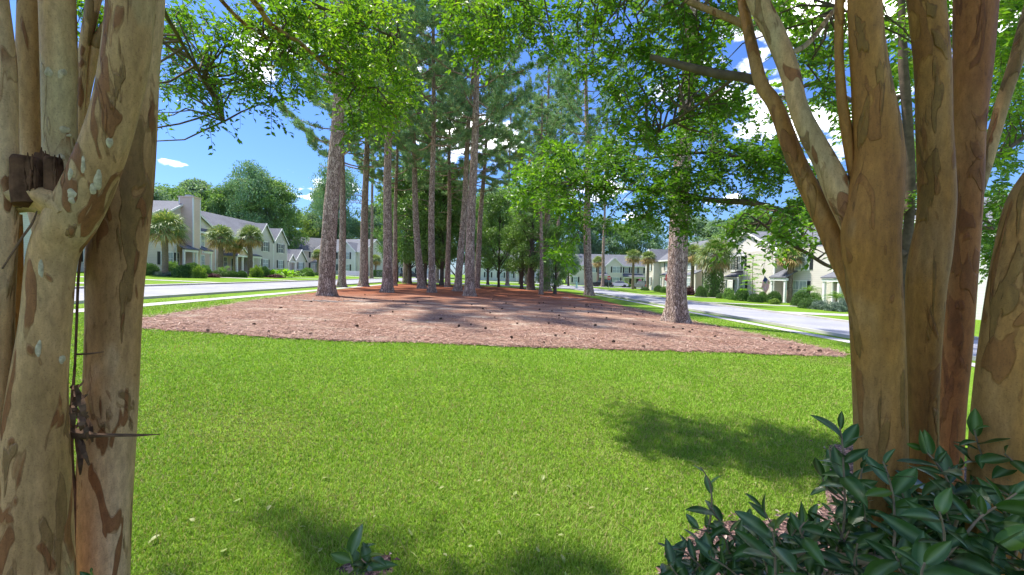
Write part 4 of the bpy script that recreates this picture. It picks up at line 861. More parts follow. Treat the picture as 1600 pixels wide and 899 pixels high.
C = np.stack([r.uniform(-1, 1, n), r.uniform(-.8, .8, n), r.random(n)], 1); face = r.integers(0, 3, n); C[face == 0, 1] = -.8; C[face == 1, 2] = 1; C[face == 2, 0] = np.sign(C[face == 2, 0])
C *= [1.05, 1, 1.45]; hb.leaves(C, r.normal(0, 1, (n, 3)), r.normal(0, 1, (n, 3))+(0, -.5, .8), .12, .08, 0, np.clip(r.normal(.5, .2, n), 0, 1))
tag(hb.build('hedge', M_shrub, loc=(x, y, gz(x))), 'boxy clipped dark hedge right of the white fence, below the far palm', 'hedge')

# arching plants: sago palms, lime banana-like clumps, yellow young tree
def arch_plant(name, x, y, label, cat, n=34, L=1.0, mat=None, up=1.1, w=.12, pin=True, seed=0, group=None, z=None, stem=.15):
    r = np.random.default_rng(seed); mb = MB()
    for i in range(n):
        a = i*2.4; el = r.uniform(.2, 1.25)*up; u = np.array((math.cos(a)*math.cos(el), math.sin(a)*math.cos(el), math.sin(el))); l = L*r.uniform(.7, 1.1); k = 7
        pts = [np.array((0, 0, stem)) + u*l*t - np.array((0, 0, .55*l*t*t)) for t in np.linspace(0, 1, k)]
        mb.tube(pts, np.linspace(.014, .004, k), 3, 0, .4, cap=False); s_ = np.cross(u, (0, 0, 1)); s_ /= np.linalg.norm(s_)+1e-6; t0 = r.uniform(.2, .9)
        if pin:
            for t in np.linspace(.15, 1, 16):
                j = t*(k-1); i0 = min(k-2, int(j)); b = pts[i0]+(pts[i0+1]-pts[i0])*(j-i0)
                for sg in (-1, 1):
                    d = s_*sg + u*.5 + (0, 0, .15); mb.leaves(b[None], d[None], np.array([[0, 0, 1.]]), w*2*(1.1-t*.6), .018, 0, np.array([t0]), .1)
        else:
            V = []; 
            for q, t in enumerate(np.linspace(0, 1, k)):
                ww = w*math.sin(math.pi*min(1, .08+t*.92))**.8; p = pts[q]; V += [p - s_*ww + (0, 0, .3*ww), p, p + s_*ww + (0, 0, .3*ww)]
            mb.add(V, [f for q in range(k-1) for f in ((3*q, 3*q+1, 3*q+4, 3*q+3), (3*q+1, 3*q+2, 3*q+5, 3*q+4))], 0, t0)
    mb.tube([(0, 0, -.1), (0, 0, stem+.05)], [.09, .07], 6, 1)
    return tag(mb.build(name, [mat, M_bark], loc=(x, y, gz(x) if z is None else z)), label, cat, group)
def pd(px, d): q = P(px, 430, d); return q[0], q[1]
arch_plant('sago_palm', *pd(350, 47), 'dark sago palm at the foot of the palm right of the chimney', 'sago palm', 34, 1.9, M_leaf_dark, w=.12, seed=1, stem=.4)
arch_plant('sago_palm', *pd(1309, 31), 'spiky green sago palm left of the right crape trunk', 'sago palm', 44, 1.25, M_leaf_mid, w=.12, seed=2, stem=.9)
arch_plant('sago_palm', *pd(1266, 38), 'dark sago palm under the wide right window', 'sago palm', 30, 1.5, M_leaf_dark, w=.12, seed=4, stem=1.3)
arch_plant('sago_palm', *pd(1310, 36), 'tall dark sago palm against the far right porch', 'sago palm', 30, 1.4, M_leaf_dark, w=.12, seed=5, stem=2.1)
for i, (px, d, l) in enumerate(((425, 54, 1.9), (436, 56, 1.7), (446, 55, 2.2), (456, 58, 1.9), (418, 55, 1.5))):
    arch_plant('lime_plant', *pd(px, d), ('lime green broad leaved plant, second from the left of five', 'lime green broad leaved plant in the middle of five', 'tallest lime green broad leaved plant, fourth of five', 'lime green broad leaved plant at the right end of five', 'lime green broad leaved plant at the left end of five')[i], 'plant', 26, l, M_lime, up=1.25, w=.16, pin=False, seed=10+i, group='lime green plants before the left house')
arch_plant('spiky_plant', *pd(472, 64), 'dark spiky plant right of the lime plants', 'plant', 30, 1.6, M_leaf_dark, up=1.2, w=.06, pin=False, seed=17)
# yellow-green young tree with layered horizontal sprays
def young_tree():
    x, y = pd(1176, 39.5); root = empty('young_tree', (x, y, gz(x)), 'yellow green airy young tree with layered sprays, left of the flag', 'tree'); r = np.random.default_rng(8); mb = MB(); t = MB()
    t.tube([(0, 0, -.1), (.05, 0, 1.5), (-.05, 0, 3), (0, 0, 4.7)], [.05, .04, .03, .01], 6); t.build('trunk', M_palmtrunk, root)
    for k in range(22):
        z = 1.0 + 3.8*k/22; a = k*2.4; l = r.uniform(.8, 1.7)*(1.1-.5*k/22); u = np.array((math.cos(a), math.sin(a), .25)); pts = [np.array((0, 0, z)) + u*l*q - (0, 0, .3*l*q*q) for q in np.linspace(0, 1, 6)]
        mb.tube(pts, np.linspace(.014, .004, 6), 3, 0, .6, cap=False); s_ = np.cross(u, (0, 0, 1))
        n = 60; q = r.random(n)*.85+.15; b = np.array([pts[min(4, int(v*5))] for v in q]) + r.normal(0, .03, (n, 3)); sg = r.choice((-1, 1), n)[:, None]
        mb.leaves(b, s_*sg+u*.6+r.normal(0, .2, (n, 3)), np.array([[0, 0, 1.]])+r.normal(0, .2, (n, 3)), r.uniform(.15, .32, n), .055, 0, np.clip(r.normal(.7, .2, n), 0, 1), .1)
    mb.build('crown', M_lime, root)
young_tree()
# ------------------------------------------------------------------ FOREGROUND crape myrtles
def smooth_path(K, n):
    K = np.array(K, float); m = len(K); s_ = np.concatenate([[0], np.cumsum(np.linalg.norm(np.diff(K[:, :2], axis=0), axis=1))]); q = np.linspace(0, s_[-1], n)
    out_ = []
    for v in q:
        i = min(m-2, int(np.searchsorted(s_, v, side='right')-1)); t = (v-s_[i])/(s_[i+1]-s_[i]+1e-9)
        p0, p1, p2, p3 = K[max(0, i-1)], K[i], K[i+1], K[min(m-1, i+2)]
        out_.append(.5*((2*p1)+(-p0+p2)*t+(2*p0-5*p1+4*p2-p3)*t*t+(-p0+3*p1-3*p2+p3)*t**3))
    return np.array(out_)
def stem(root, K, d, mat, seed=0, n=90, seg=40, nz_=.035, name='stem', foot=True, dtop=None, top=None):
    # K: (px, py, width px) from top to bottom as seen; d depth of the axis (dtop at the top)
    K = smooth_path(K, n); ys = np.linspace(0, 1, n); dt = d if dtop is None else dtop
    D_ = dt + (d-dt)*ys**.7; pts = np.array([P(k[0], k[1], dd) for k, dd in zip(K, D_)]); rad = K[:, 2]/2/F*D_/np.sqrt(1+((K[:, 0]-768)/F)**2)
    if foot:
        e = pts[-1]; v = (pts[-1]-pts[-6]); v /= abs(v[2])+1e-6; zb = gz(e[0]) - .06; m = 16; ex = []; er = []
        for t in np.linspace(0, 1, m+1)[1:]:
            z = e[2] + (zb-e[2])*t; k = e[2]-z; ex.append((e[0]+v[0]*k*.35, e[1]+v[1]*k*.35, z)); er.append(rad[-1]*(1+.10*t+.25*max(0, t-.8)/.2))
        pts = np.vstack([pts, ex]); rad = np.r_[rad, er]
    if top is not None:          # continue above the frame to a point in the air
        p0 = pts[0]; v = p0-pts[4]; v /= np.linalg.norm(v); L = np.linalg.norm(np.array(top)-p0); ex = []; er = []
        for t in np.linspace(1, 0, 15)[:-1]:
            q = p0*(1-t)**2 + 2*(p0+v*L*.45)*t*(1-t) + np.array(top)*t*t; ex.append(q); er.append(rad[0]*(1-.6*t))
        pts = np.vstack([ex, pts]); rad = np.r_[er, rad]
    mb = MB(); r = np.random.default_rng(seed); mb.tube(pts, rad, seg, noise=nz_, rng=r)
    o = mb.build(name, mat, root, smooth=True); return o, pts
bL = P(60, 899, 1.2); rootL = empty('crape_myrtle', (0, 0, 0), 'mottled multi stemmed crape myrtle at the left edge with a rotten cut stump', 'tree', 'crape myrtles framing the view')
stem(rootL, [(210, -60, 66), (205, 0, 70), (196, 90, 72), (180, 170, 70), (160, 235, 74), (134, 300, 80), (108, 350, 84), (84, 400, 76), (73, 500, 78), (61, 600, 90), (56, 700, 108), (56, 800, 118), (58, 920, 122)], 1.15, M_crapeB, 1, top=(-1.0, 2.2, 4.4))
stem(rootL, [(216, -60, 78), (216, 0, 80), (206, 100, 84), (200, 200, 86), (193, 300, 88), (183, 400, 90), (179, 500, 84), (175, 600, 84), (168, 700, 88), (163, 800, 88), (160, 920, 88)], 1.36, M_crapeA, 2, top=(-.9, 2.5, 4.8), nz_=.025)
stem(rootL, [(52, -60, 44), (50, 0, 44), (46, 100, 42), (47, 200, 40), (55, 290, 42), (70, 350, 44), (80, 420, 40)], 1.27, M_crapeA, 3, foot=False, top=(-2.2, 1.7, 4.2))
stem(rootL, [(86, -60, 54), (90, 0, 56), (93, 100, 56), (94, 200, 54), (97, 280, 58), (100, 350, 60), (88, 430, 56)], 1.24, M_crapeB, 4, foot=False, top=(-1.6, 1.9, 4.6))
stem(rootL, [(-16, -60, 46), (-8, 0, 42), (1, 100, 48), (3, 200, 50), (6, 300, 48), (2, 400, 50), (-6, 500, 58), (-10, 650, 70), (-14, 800, 80), (-14, 920, 84)], 1.12, M_crapeA, 5, top=(-2.4, .9, 4.2))
stem(rootL, [(31, 335, 8), (27, 370, 18), (22, 430, 28), (18, 520, 36), (14, 600, 40), (10, 700, 40)], 1.22, M_crapeC, 6, foot=True)
stem(rootL, [(152, -30, 26), (141, 30, 22), (131, 80, 17), (126, 150, 14), (123, 215, 12), (118, 290, 11), (108, 350, 12)], 1.5, M_crapeA, 7, foot=False, nz_=.12, seg=20, name='branch', top=(-1.3, 2.4, 3.6))
stem(rootL, [(196, -10, 20), (178, 30, 20), (158, 62, 22), (147, 90, 18), (138, 135, 13), (130, 190, 10)], 1.52, M_crapeA, 8, foot=False, nz_=.12, seg=20, name='branch', top=(-.8, 2.6, 3.4))
stem(rootL, [(129, 380, 3), (123, 430, 5), (120, 500, 5), (117, 570, 5), (112, 640, 7), (112, 720, 8), (118, 800, 8), (117, 900, 7)], 1.3, M_dry, 9, seg=10, name='dead_stem', nz_=.2)
# rotten cut stump sitting where a stem was sawn off
mb = MB(); r = np.random.default_rng(4)
for x0, w0, yt, d0 in ((44, 38, 246, 1.125), (66, 16, 240, 1.14), (84, 21, 246, 1.13)):
    c = smooth_path([(x0, yt, w0*.8), (x0, yt+6, w0), (x0+1, yt+25, w0*1.02), (x0+2, yt+48, w0*1.1), (x0+6, yt+74, w0*1.15)], 26)
    mb.tube([P(k[0], k[1], d0) for k in c], c[:, 2]/2/F*d0, 26, noise=.14 if w0 > 20 else .2, rng=r)
    for k in range(int(w0*.9)):
        a_ = r.uniform(-1.3, 1.3); q = P(x0+math.sin(a_)*w0*.44, yt+r.uniform(4, 46), d0-math.cos(a_)*w0/2/F*d0*.93); h = np.array((0, 0, r.uniform(.008, .028))); mb.tube([q-h, q+r.normal(0, .001, 3), q+h], [.001, r.uniform(.002, .0045), .001], 5, noise=.2, rng=r)
mb.build('stump', M_rot, rootL)
mb = MB(); c = smooth_path([(2, 330, 16), (18, 318, 28), (40, 312, 34), (66, 314, 40), (92, 322, 44), (108, 340, 40)], 24); mb.tube([P(k[0], k[1], 1.135) for k in c], c[:, 2]/2/F*1.13, 16, noise=.22, rng=r); mb.build('callus', M_crapeB, rootL, smooth=True)
mb = MB(); c = smooth_path([(58, 330, 4), (50, 350, 7), (36, 370, 7), (20, 395, 6), (4, 420, 5)], 16); mb.tube([P(k[0], k[1], 1.10) for k in c], c[:, 2]/2/F*1.1*.45, 8, noise=.3, rng=r)
pass
mb.build('dead_twig', M_dry, rootL)
# peeled strips caught between the stems
mb = MB()
for i in range(20):
    px0 = r.uniform(108, 124); py0 = r.uniform(600, 690); a = r.uniform(.9, 2.0) if i % 3 else r.uniform(-.8, .4); l = r.uniform(16, 70)*(1 if i % 3 else .5); d0 = r.uniform(1.18, 1.26)
    K = smooth_path([(px0, py0, 3), (px0+math.cos(a)*l*.5+r.uniform(-5, 5), py0+math.sin(a)*l*.5, r.uniform(4, 9)), (px0+math.cos(a)*l*.7, py0+math.sin(a)*l, 1.5)], 8)
    p = np.array([P(k[0], k[1], d0+.01*math.sin(j)) for j, k in enumerate(K)]); w = K[:, 2]/2/F*d0
    u = np.array((math.sin(a), .3, math.cos(a)));V = np.concatenate([p-u*w[:, None], p+u*w[:, None]+(0, .002, 0)]); mb.add(V, [(j, j+1, 8+j+1, 8+j) for j in range(7)])
mb.build('peeling_strips', M_dry, rootL); mb = MB()
K = smooth_path([(104, 674, 14), (125, 678, 16), (150, 680, 7), (180, 680, 5), (215, 680, 4), (250, 679, 1.2)], 20); mb.tube([P(k[0], k[1], 1.22) for k in K], K[:, 2]/2/F*1.2, 6, noise=.15, rng=r)
mb.build('dead_twig', M_dry, rootL); mb = MB()
K = smooth_path([(120, 554, 3), (140, 553, 3), (162, 550, 1.2)], 8); mb.tube([P(k[0], k[1], 1.2) for k in K], K[:, 2]/2/F*1.2, 5)
mb.build('dead_twig', M_dry, rootL)
# lichen patches growing on the bark of the left stems (each follows the surface it sits on)
from mathutils.bvhtree import BVHTree
bvhs = []
for o_ in rootL.children:
    if o_.name.startswith('stem') or o_.name.startswith('callus'):
        me_ = o_.data; bvhs.append(BVHTree.FromPolygons([v.co[:] for v in me_.vertices], [p.vertices[:] for p in me_.polygons]))
def hit(px, py):
    d = Vector(ray(px, py)).normalized(); best = None
    for t_ in bvhs:
        h = t_.ray_cast(Vector((0, 0, CH)), d)
        if h[0] is not None and (best is None or h[3] < best[3]): best = h
    return best
for px, py, w, h in ((76, 113, 6, 8), (97, 115, 7, 8), (101, 203, 8, 6), (108, 212, 4, 3), (114, 228, 4, 17), (104, 266, 7, 11), (95, 245, 6, 5), (110, 272, 4, 9), (130, 258, 4, 12), (171, 223, 5, 9), (153, 282, 6, 18), (145, 296, 5, 9), (112, 303, 8, 7), (112, 313, 6, 5), (64, 420, 4, 16), (97, 562, 5, 7), (60, 545, 5, 12)):
    q_ = np.random.default_rng(px*7+py); th = np.linspace(0, 6.28, 20, endpoint=False); jag = 1 + .15*np.sin(th*2+px) + .10*np.sin(th*3+py) + q_.normal(0, .03, 20); V = []
    for f_, off in ((1, .0004), (.75, .0022), (0.35, .003)):
        for t, j_ in zip(th, jag):
            hh_ = hit(px+math.cos(t)*w*j_*f_, py+math.sin(t)*h*j_*f_)
            if hh_ is None: break
            V.append(hh_[0]+hh_[1]*off)
    if len(V) < 60 or max((v-V[0]).length for v in V) > .12: continue
    mb = MB(); mb.add([v[:] for v in V], [(k*20+i, k*20+(i+1) % 20, (k+1)*20+(i+1) % 20, (k+1)*20+i) for k in range(2) for i in range(20)])
    c_ = sum(V[40:], Vector())/20; mb.add([v[:] for v in V[40:]]+[c_[:]], [(i, (i+1) % 20, 20) for i in range(20)]); mb.build('lichen_patch', M_lichen, rootL, smooth=True)

rootR = empty('crape_myrtle', (0, 0, 0), 'big tan multi stemmed crape myrtle on the right rising from the glossy shrub', 'tree', 'crape myrtles framing the view')
stem(rootR, [(1350, -60, 56), (1351, 0, 58), (1354, 60, 60), (1361, 130, 68), (1369, 200, 82), (1372, 250, 88), (1366, 310, 98), (1360, 370, 102), (1364, 430, 96), (1368, 500, 94), (1372, 600, 94), (1375, 700, 95), (1376, 800, 96), (1376, 920, 98)], 1.15, M_crapeC, 11, nz_=.028, top=(1.1, 1.6, 4.4))
_, pE2 = stem(rootR, [(1165, -60, 30), (1184, 0, 33), (1212, 56, 34), (1233, 111, 33), (1247, 167, 32), (1266, 210, 38), (1288, 250, 42), (1312, 300, 52), (1338, 350, 60), (1358, 420, 48)], 1.15, M_crapeB, 12, foot=False, dtop=1.5, nz_=.05, top=(.8, 3.2, 4.6))
_, pE1 = stem(rootR, [(1155, -60, 17), (1160, 0, 17), (1165, 28, 18), (1177, 83, 20), (1190, 133, 23), (1212, 167, 26), (1243, 250, 32), (1267, 300, 35), (1291, 350, 38), (1314, 400, 44), (1336, 450, 46), (1358, 540, 30)], 1.17, M_crapeC, 13, foot=False, dtop=1.6, nz_=.05, top=(.5, 3.4, 4.2))
stem(rootR, [(1315, -60, 17), (1312, 0, 17), (1311, 75, 16), (1315, 150, 18), (1322, 200, 20), (1329, 250, 18), (1340, 300, 18), (1356, 345, 10)], 1.19, M_crapeC, 14, foot=False, nz_=.06, seg=24, top=(1.2, 2.2, 4))
stem(rootR, [(1440, -60, 62), (1446, 0, 65), (1457, 100, 65), (1460, 200, 65), (1464, 300, 68), (1461, 350, 69), (1453, 400, 75), (1446, 450, 72), (1443, 540, 62), (1442, 640, 55), (1442, 750, 55), (1440, 920, 56)], 1.2, M_crapeC, 15, nz_=.025, top=(1.6, 1.9, 4.6))
stem(rootR, [(1530, -60, 84), (1525, 0, 82), (1520, 100, 72), (1513, 200, 62), (1510, 300, 60), (1501, 450, 56), (1495, 540, 54), (1486, 670, 50), (1480, 920, 50)], 1.38, M_crapeD, 16, nz_=.035, top=(2.2, 2.2, 4.8))
stem(rootR, [(1625, -40, 26), (1602, 40, 28), (1588, 95, 28), (1570, 150, 27), (1553, 210, 26), (1538, 262, 26), (1520, 320, 26)], 1.4, M_crapeB, 17, foot=False, nz_=.05, seg=24, top=(3.2, 2.4, 3.6))
stem(rootR, [(1700, 190, 110), (1662, 260, 124), (1628, 320, 132), (1610, 400, 136), (1597, 480, 140), (1586, 580, 146), (1578, 680, 148), (1574, 800, 152), (1570, 920, 154)], .98, M_crapeC, 18, nz_=.03, top=(2.6, 1.0, 3.4))
def limb(root, K, d0, d1, mat, name='branch', n=30, seg=8, nz_=.12, seed=0):
    K = smooth_path(K, n); D_ = np.linspace(d0, d1, n); pts = np.array([P(k[0], k[1], q) for k, q in zip(K, D_)])
    mb = MB(); mb.tube(pts, np.maximum(.002, K[:, 2]/2/F*D_), seg, noise=nz_, rng=np.random.default_rng(seed)); mb.build(name, mat, root, smooth=True); return pts
lk = limb(rootR, [(1196, 132, 14), (1160, 121, 13), (1128, 117, 13), (1089, 108, 12), (1045, 97, 10), (1017, 89, 8)], 1.52, 1.75, M_limb, name='cut_branch', seed=1)
ll = limb(rootR, [(1166, 40, 12), (1150, 33, 11), (1117, 19, 10), (1072, 0, 9), (1010, -40, 7), (930, -60, 6), (820, -50, 4), (740, -20, 3)], 1.58, 2.5, M_crapeB, seed=2)
l5 = limb(rootR, [(1215, 90, 8), (1260, 70, 8), (1300, 20, 7), (1330, -20, 6)], 1.5, 2.0, M_crapeB, seed=3)
l6 = limb(rootR, [(1150, 120, 6), (1110, 150, 5), (1060, 185, 4), (1015, 215, 2.5)], 1.6, 2.3, M_limb, seed=4)

rootM = empty('crape_myrtle', (0, 0, 0), 'darker crape myrtle standing behind the right one with long low limbs reaching left', 'tree', 'crape myrtles framing the view')
_, pj = stem(rootM, [(1408, -40, 12), (1410, 60, 15), (1412, 110, 18), (1417, 180, 17), (1422, 250, 17), (1422, 320, 17), (1417, 390, 20), (1412, 460, 22), (1412, 560, 24)], 3.4, M_limb, 21, nz_=.12, seg=16, top=(3.4, 3.8, 6.2))
_, pj2 = stem(rootM, [(1512, 340, 14), (1470, 345, 18), (1440, 370, 20), (1420, 410, 22)], 3.4, M_limb, 22, foot=False, nz_=.12, seg=14, name='branch')
m1 = limb(rootM, [(1415, 400, 20), (1360, 375, 16), (1305, 357, 14), (1267, 346, 12), (1219, 330, 11), (1170, 317, 10), (1105, 312, 8), (1050, 299, 6), (991, 297, 4), (900, 290, 2)], 3.4, 4.6, M_limb, seed=5)
m2_ = limb(rootM, [(1418, 330, 16), (1350, 305, 12), (1290, 290, 11), (1241, 270, 9), (1170, 249, 7), (1105, 239, 5), (1040, 245, 3), (990, 250, 2)], 3.4, 4.3, M_limb, seed=6)
m3 = limb(rootM, [(1360, 375, 8), (1310, 418, 6), (1260, 395, 6), (1220, 372, 5), (1185, 345, 3)], 3.2, 2.4, M_limb, seed=7)
m4 = limb(rootM, [(1416, 150, 8), (1340, 160, 7), (1280, 130, 6), (1230, 150, 4)], 3.4, 3.8, M_limb, seed=8)
m5 = limb(rootM, [(1420, 300, 9), (1480, 260, 8), (1560, 240, 7), (1620, 200, 6)], 3.4, 3.8, M_limb, seed=9)
m6 = limb(rootM, [(1425, 330, 9), (1500, 350, 8), (1560, 355, 7), (1640, 330, 6)], 3.4, 3.9, M_limb, seed=9)
# left overhead limbs
k1 = limb(rootL, [(230, -150, 9), (330, -60, 9), (395, 0, 8), (425, 40, 7), (470, 68, 6), (510, 105, 5), (550, 130, 4), (600, 170, 2)], 1.55, 2.75, M_crapeB, seed=11)
k2 = limb(rootL, [(230, -130, 8), (300, -60, 7), (345, 0, 6), (385, 40, 5), (420, 60, 4), (455, 76, 2)], 1.5, 2.5, M_crapeB, seed=12)
k3 = limb(rootL, [(235, -100, 7), (250, 0, 6), (280, 60, 5), (320, 130, 3), (350, 190, 1.5)], 1.55, 2.9, M_limb, seed=13)
k4 = limb(rootL, [(330, -60, 8), (430, -20, 6), (520, 20, 5), (620, 60, 3)], 1.9, 2.7, M_limb, seed=14)

def leafy(root, blobs, limbs, seed, leaf=.056, name='crown', twl=.22, mat=M_leaf_crape, dn=.07, ds=1.0):
    r = np.random.default_rng(seed); mb = MB(); LP = np.concatenate(limbs); C_, D_, N_, T_, L_ = [], [], [], [], []
    for b in blobs:
        if b[0] == 'w':                                    # unseen leaf clusters, added above the frame to cast shade
            _, x, y, z, rx_, rz_, nt_, t0 = b; nt_ = nt_*3; cen = [np.array((x+r.uniform(-1, 1)*rx_, y+r.uniform(-1, 1)*rx_, z+r.uniform(-1, 1)*rz_)) for _ in range(nt_)]; subs = cen[:max(1, nt_//40)]; lf = leaf*1.9
        else:
            px, py, rx_, ry_, cov, d, t0 = b[:7]; lf = (b[7] if len(b) > 7 else leaf)*ds; d = d*ds; A = math.pi*rx_*ry_; lpx = lf*F/d; la = lpx*lpx*dn; nt_ = max(2, int(cov*A/la/11))  # t0 tints each cluster
            sub = [(px+rx_*q*math.cos(a), py+ry_*q*math.sin(a), d*r.uniform(.88, 1.14)) for q, a in zip(np.sqrt(r.random(max(2, nt_//7))), r.uniform(0, 6.28, max(2, nt_//7)))]
            subs = [P(*q) for q in sub]; cen = []
            for _ in range(nt_):
                s_ = sub[r.integers(len(sub))]; cen.append(P(s_[0]+r.normal(0, rx_*.20), s_[1]+r.normal(0, ry_*.20), s_[2]*(1+r.normal(0, .03))))
        for s_ in ([] if b[0] == 'w' else subs[:6]):
            j = np.argmin(np.linalg.norm(LP-s_, axis=1)+r.random(len(LP))*.2); a = LP[j]
            if np.linalg.norm(a-s_) > 1.3: continue
            a = a; mid = (a+s_)/2 + r.normal(0, .05, 3) + (0, 0, .05)
            mb.tube([a, (a+mid)/2+r.normal(0, .02, 3), mid, (mid+s_)/2+r.normal(0, .02, 3), s_], [.007, .0055, .0045, .0035, .0018], 5, 1, cap=False)
        SS = np.array(subs)
        for c in cen:
            s_ = SS[np.argmin(np.linalg.norm(SS-c, axis=1))]; u = c-s_ + r.normal(0, .10, 3); u[2] -= .02; u /= np.linalg.norm(u)+1e-9; l = twl*r.uniform(.5, 1.2)
            k = 11; q = np.linspace(.05, 1, k); dr = np.array((0, 0, -.22*l)); p = c[None] + (q-.4)[:, None]*u[None]*l + (q**2)[:, None]*dr
            mb.tube([p[0], p[5], p[-1]], [.0018, .0014, .0007], 3, 1, cap=False)
            sd_ = np.cross(u, (0, 0, 1)); sd_ /= np.linalg.norm(sd_)+1e-9; sg = np.where(np.arange(k) % 2, 1, -1)[:, None]
            D = sd_*sg*.9 + u*.6 + r.normal(0, .3, (k, 3)); D[:, 2] -= .15; Nn = np.array([[0, 0, 1.]]) + r.normal(0, .45, (k, 3))
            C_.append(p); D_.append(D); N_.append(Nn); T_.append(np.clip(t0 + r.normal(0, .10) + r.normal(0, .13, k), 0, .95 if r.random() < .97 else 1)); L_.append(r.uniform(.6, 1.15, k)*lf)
    L_ = np.concatenate(L_); mb.leaves(np.concatenate(C_), np.concatenate(D_), np.concatenate(N_), L_, L_*.52, 0, np.concatenate(T_), .22)
    return mb.build(name, [mat, M_limb], root)
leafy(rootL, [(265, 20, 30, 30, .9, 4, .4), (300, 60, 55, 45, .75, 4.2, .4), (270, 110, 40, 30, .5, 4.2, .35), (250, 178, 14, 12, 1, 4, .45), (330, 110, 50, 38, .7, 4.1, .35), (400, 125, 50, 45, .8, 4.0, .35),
              (345, 180, 45, 18, .35, 4.2, .3), (385, 35, 55, 40, .75, 3.7, .5), (465, 55, 55, 55, 1.1, 3.7, .7), (540, 80, 55, 65, 1.2, 3.7, .75), (600, 150, 48, 48, 1.15, 3.7, .8), (560, 178, 40, 22, .8, 3.8, .7),  # low tints left, high right: shade and sun put into leaf colour
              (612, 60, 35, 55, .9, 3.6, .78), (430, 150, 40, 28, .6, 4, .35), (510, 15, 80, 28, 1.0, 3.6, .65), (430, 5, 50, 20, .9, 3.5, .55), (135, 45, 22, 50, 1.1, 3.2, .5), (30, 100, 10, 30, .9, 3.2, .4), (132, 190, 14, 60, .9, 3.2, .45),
              ('w', -1.8, 1.5, 4.6, .9, .5, 120, .5), ('w', -2.7, 1.1, 4.5, 1.1, .6, 170, .5), ('w', -.5, 1.6, 4.8, .9, .5, 130, .5), ('w', -1.6, .6, 4.5, 1.3, .6, 130, .5)],  # out of view, added overhead to shade the left stems
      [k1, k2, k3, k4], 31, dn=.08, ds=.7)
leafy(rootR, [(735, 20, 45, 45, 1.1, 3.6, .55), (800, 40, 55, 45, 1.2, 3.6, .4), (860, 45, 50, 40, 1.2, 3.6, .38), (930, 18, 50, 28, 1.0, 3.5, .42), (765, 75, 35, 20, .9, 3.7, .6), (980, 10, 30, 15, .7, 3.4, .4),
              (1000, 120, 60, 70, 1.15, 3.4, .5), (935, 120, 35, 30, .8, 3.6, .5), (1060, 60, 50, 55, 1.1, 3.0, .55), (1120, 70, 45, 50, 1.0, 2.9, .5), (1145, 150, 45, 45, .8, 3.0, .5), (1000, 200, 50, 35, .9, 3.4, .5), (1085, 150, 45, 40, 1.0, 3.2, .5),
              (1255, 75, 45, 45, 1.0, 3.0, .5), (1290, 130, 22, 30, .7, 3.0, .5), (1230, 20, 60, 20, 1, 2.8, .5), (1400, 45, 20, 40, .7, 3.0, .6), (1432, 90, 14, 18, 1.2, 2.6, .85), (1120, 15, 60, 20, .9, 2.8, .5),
              ('w', .5, 1.6, 4.7, .9, .5, 150, .5), ('w', 1.5, 1.4, 4.8, .9, .5, 90, .5), ('w', .4, .8, 4.6, 1.2, .6, 150, .5), ('w', 2.4, 1.0, 4.6, 1.2, .7, 120, .5)],  # overhead leaves outside the view, added as shade for the right stems
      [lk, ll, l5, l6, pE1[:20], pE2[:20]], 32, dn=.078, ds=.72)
leafy(rootM, [(870, 250, 55, 28, .95, 4.6, .5), (830, 290, 35, 30, .8, 4.8, .5), (885, 385, 26, 26, .9, 4.4, .52), (850, 310, 40, 25, .7, 4.8, .45), (905, 310, 45, 40, .9, 4.6, .45), (960, 262, 50, 42, 1.0, 4.4, .3), (1030, 265, 55, 42, 1.05, 4.2, .25),  # low tints put the shade on these limbs into the leaf colour
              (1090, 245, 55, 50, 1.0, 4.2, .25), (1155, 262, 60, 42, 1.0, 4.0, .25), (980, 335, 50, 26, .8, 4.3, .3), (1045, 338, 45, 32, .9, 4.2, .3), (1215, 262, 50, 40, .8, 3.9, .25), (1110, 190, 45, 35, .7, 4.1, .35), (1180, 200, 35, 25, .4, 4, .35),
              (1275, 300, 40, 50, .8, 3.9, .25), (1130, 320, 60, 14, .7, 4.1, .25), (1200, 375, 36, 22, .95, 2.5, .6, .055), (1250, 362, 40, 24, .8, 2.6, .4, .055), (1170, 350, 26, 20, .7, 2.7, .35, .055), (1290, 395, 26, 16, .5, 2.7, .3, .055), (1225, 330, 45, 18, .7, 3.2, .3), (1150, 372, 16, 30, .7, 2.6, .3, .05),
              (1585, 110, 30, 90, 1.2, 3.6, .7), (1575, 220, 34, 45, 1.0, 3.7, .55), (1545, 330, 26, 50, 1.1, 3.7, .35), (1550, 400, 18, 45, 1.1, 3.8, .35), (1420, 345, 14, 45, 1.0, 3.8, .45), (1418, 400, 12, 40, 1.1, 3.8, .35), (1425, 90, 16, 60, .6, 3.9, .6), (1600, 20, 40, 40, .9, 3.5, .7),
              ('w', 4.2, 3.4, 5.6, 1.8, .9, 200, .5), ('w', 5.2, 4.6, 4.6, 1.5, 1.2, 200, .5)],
      [m1, m2_, m3, m4, m5, m6, pj], 33, dn=.05)

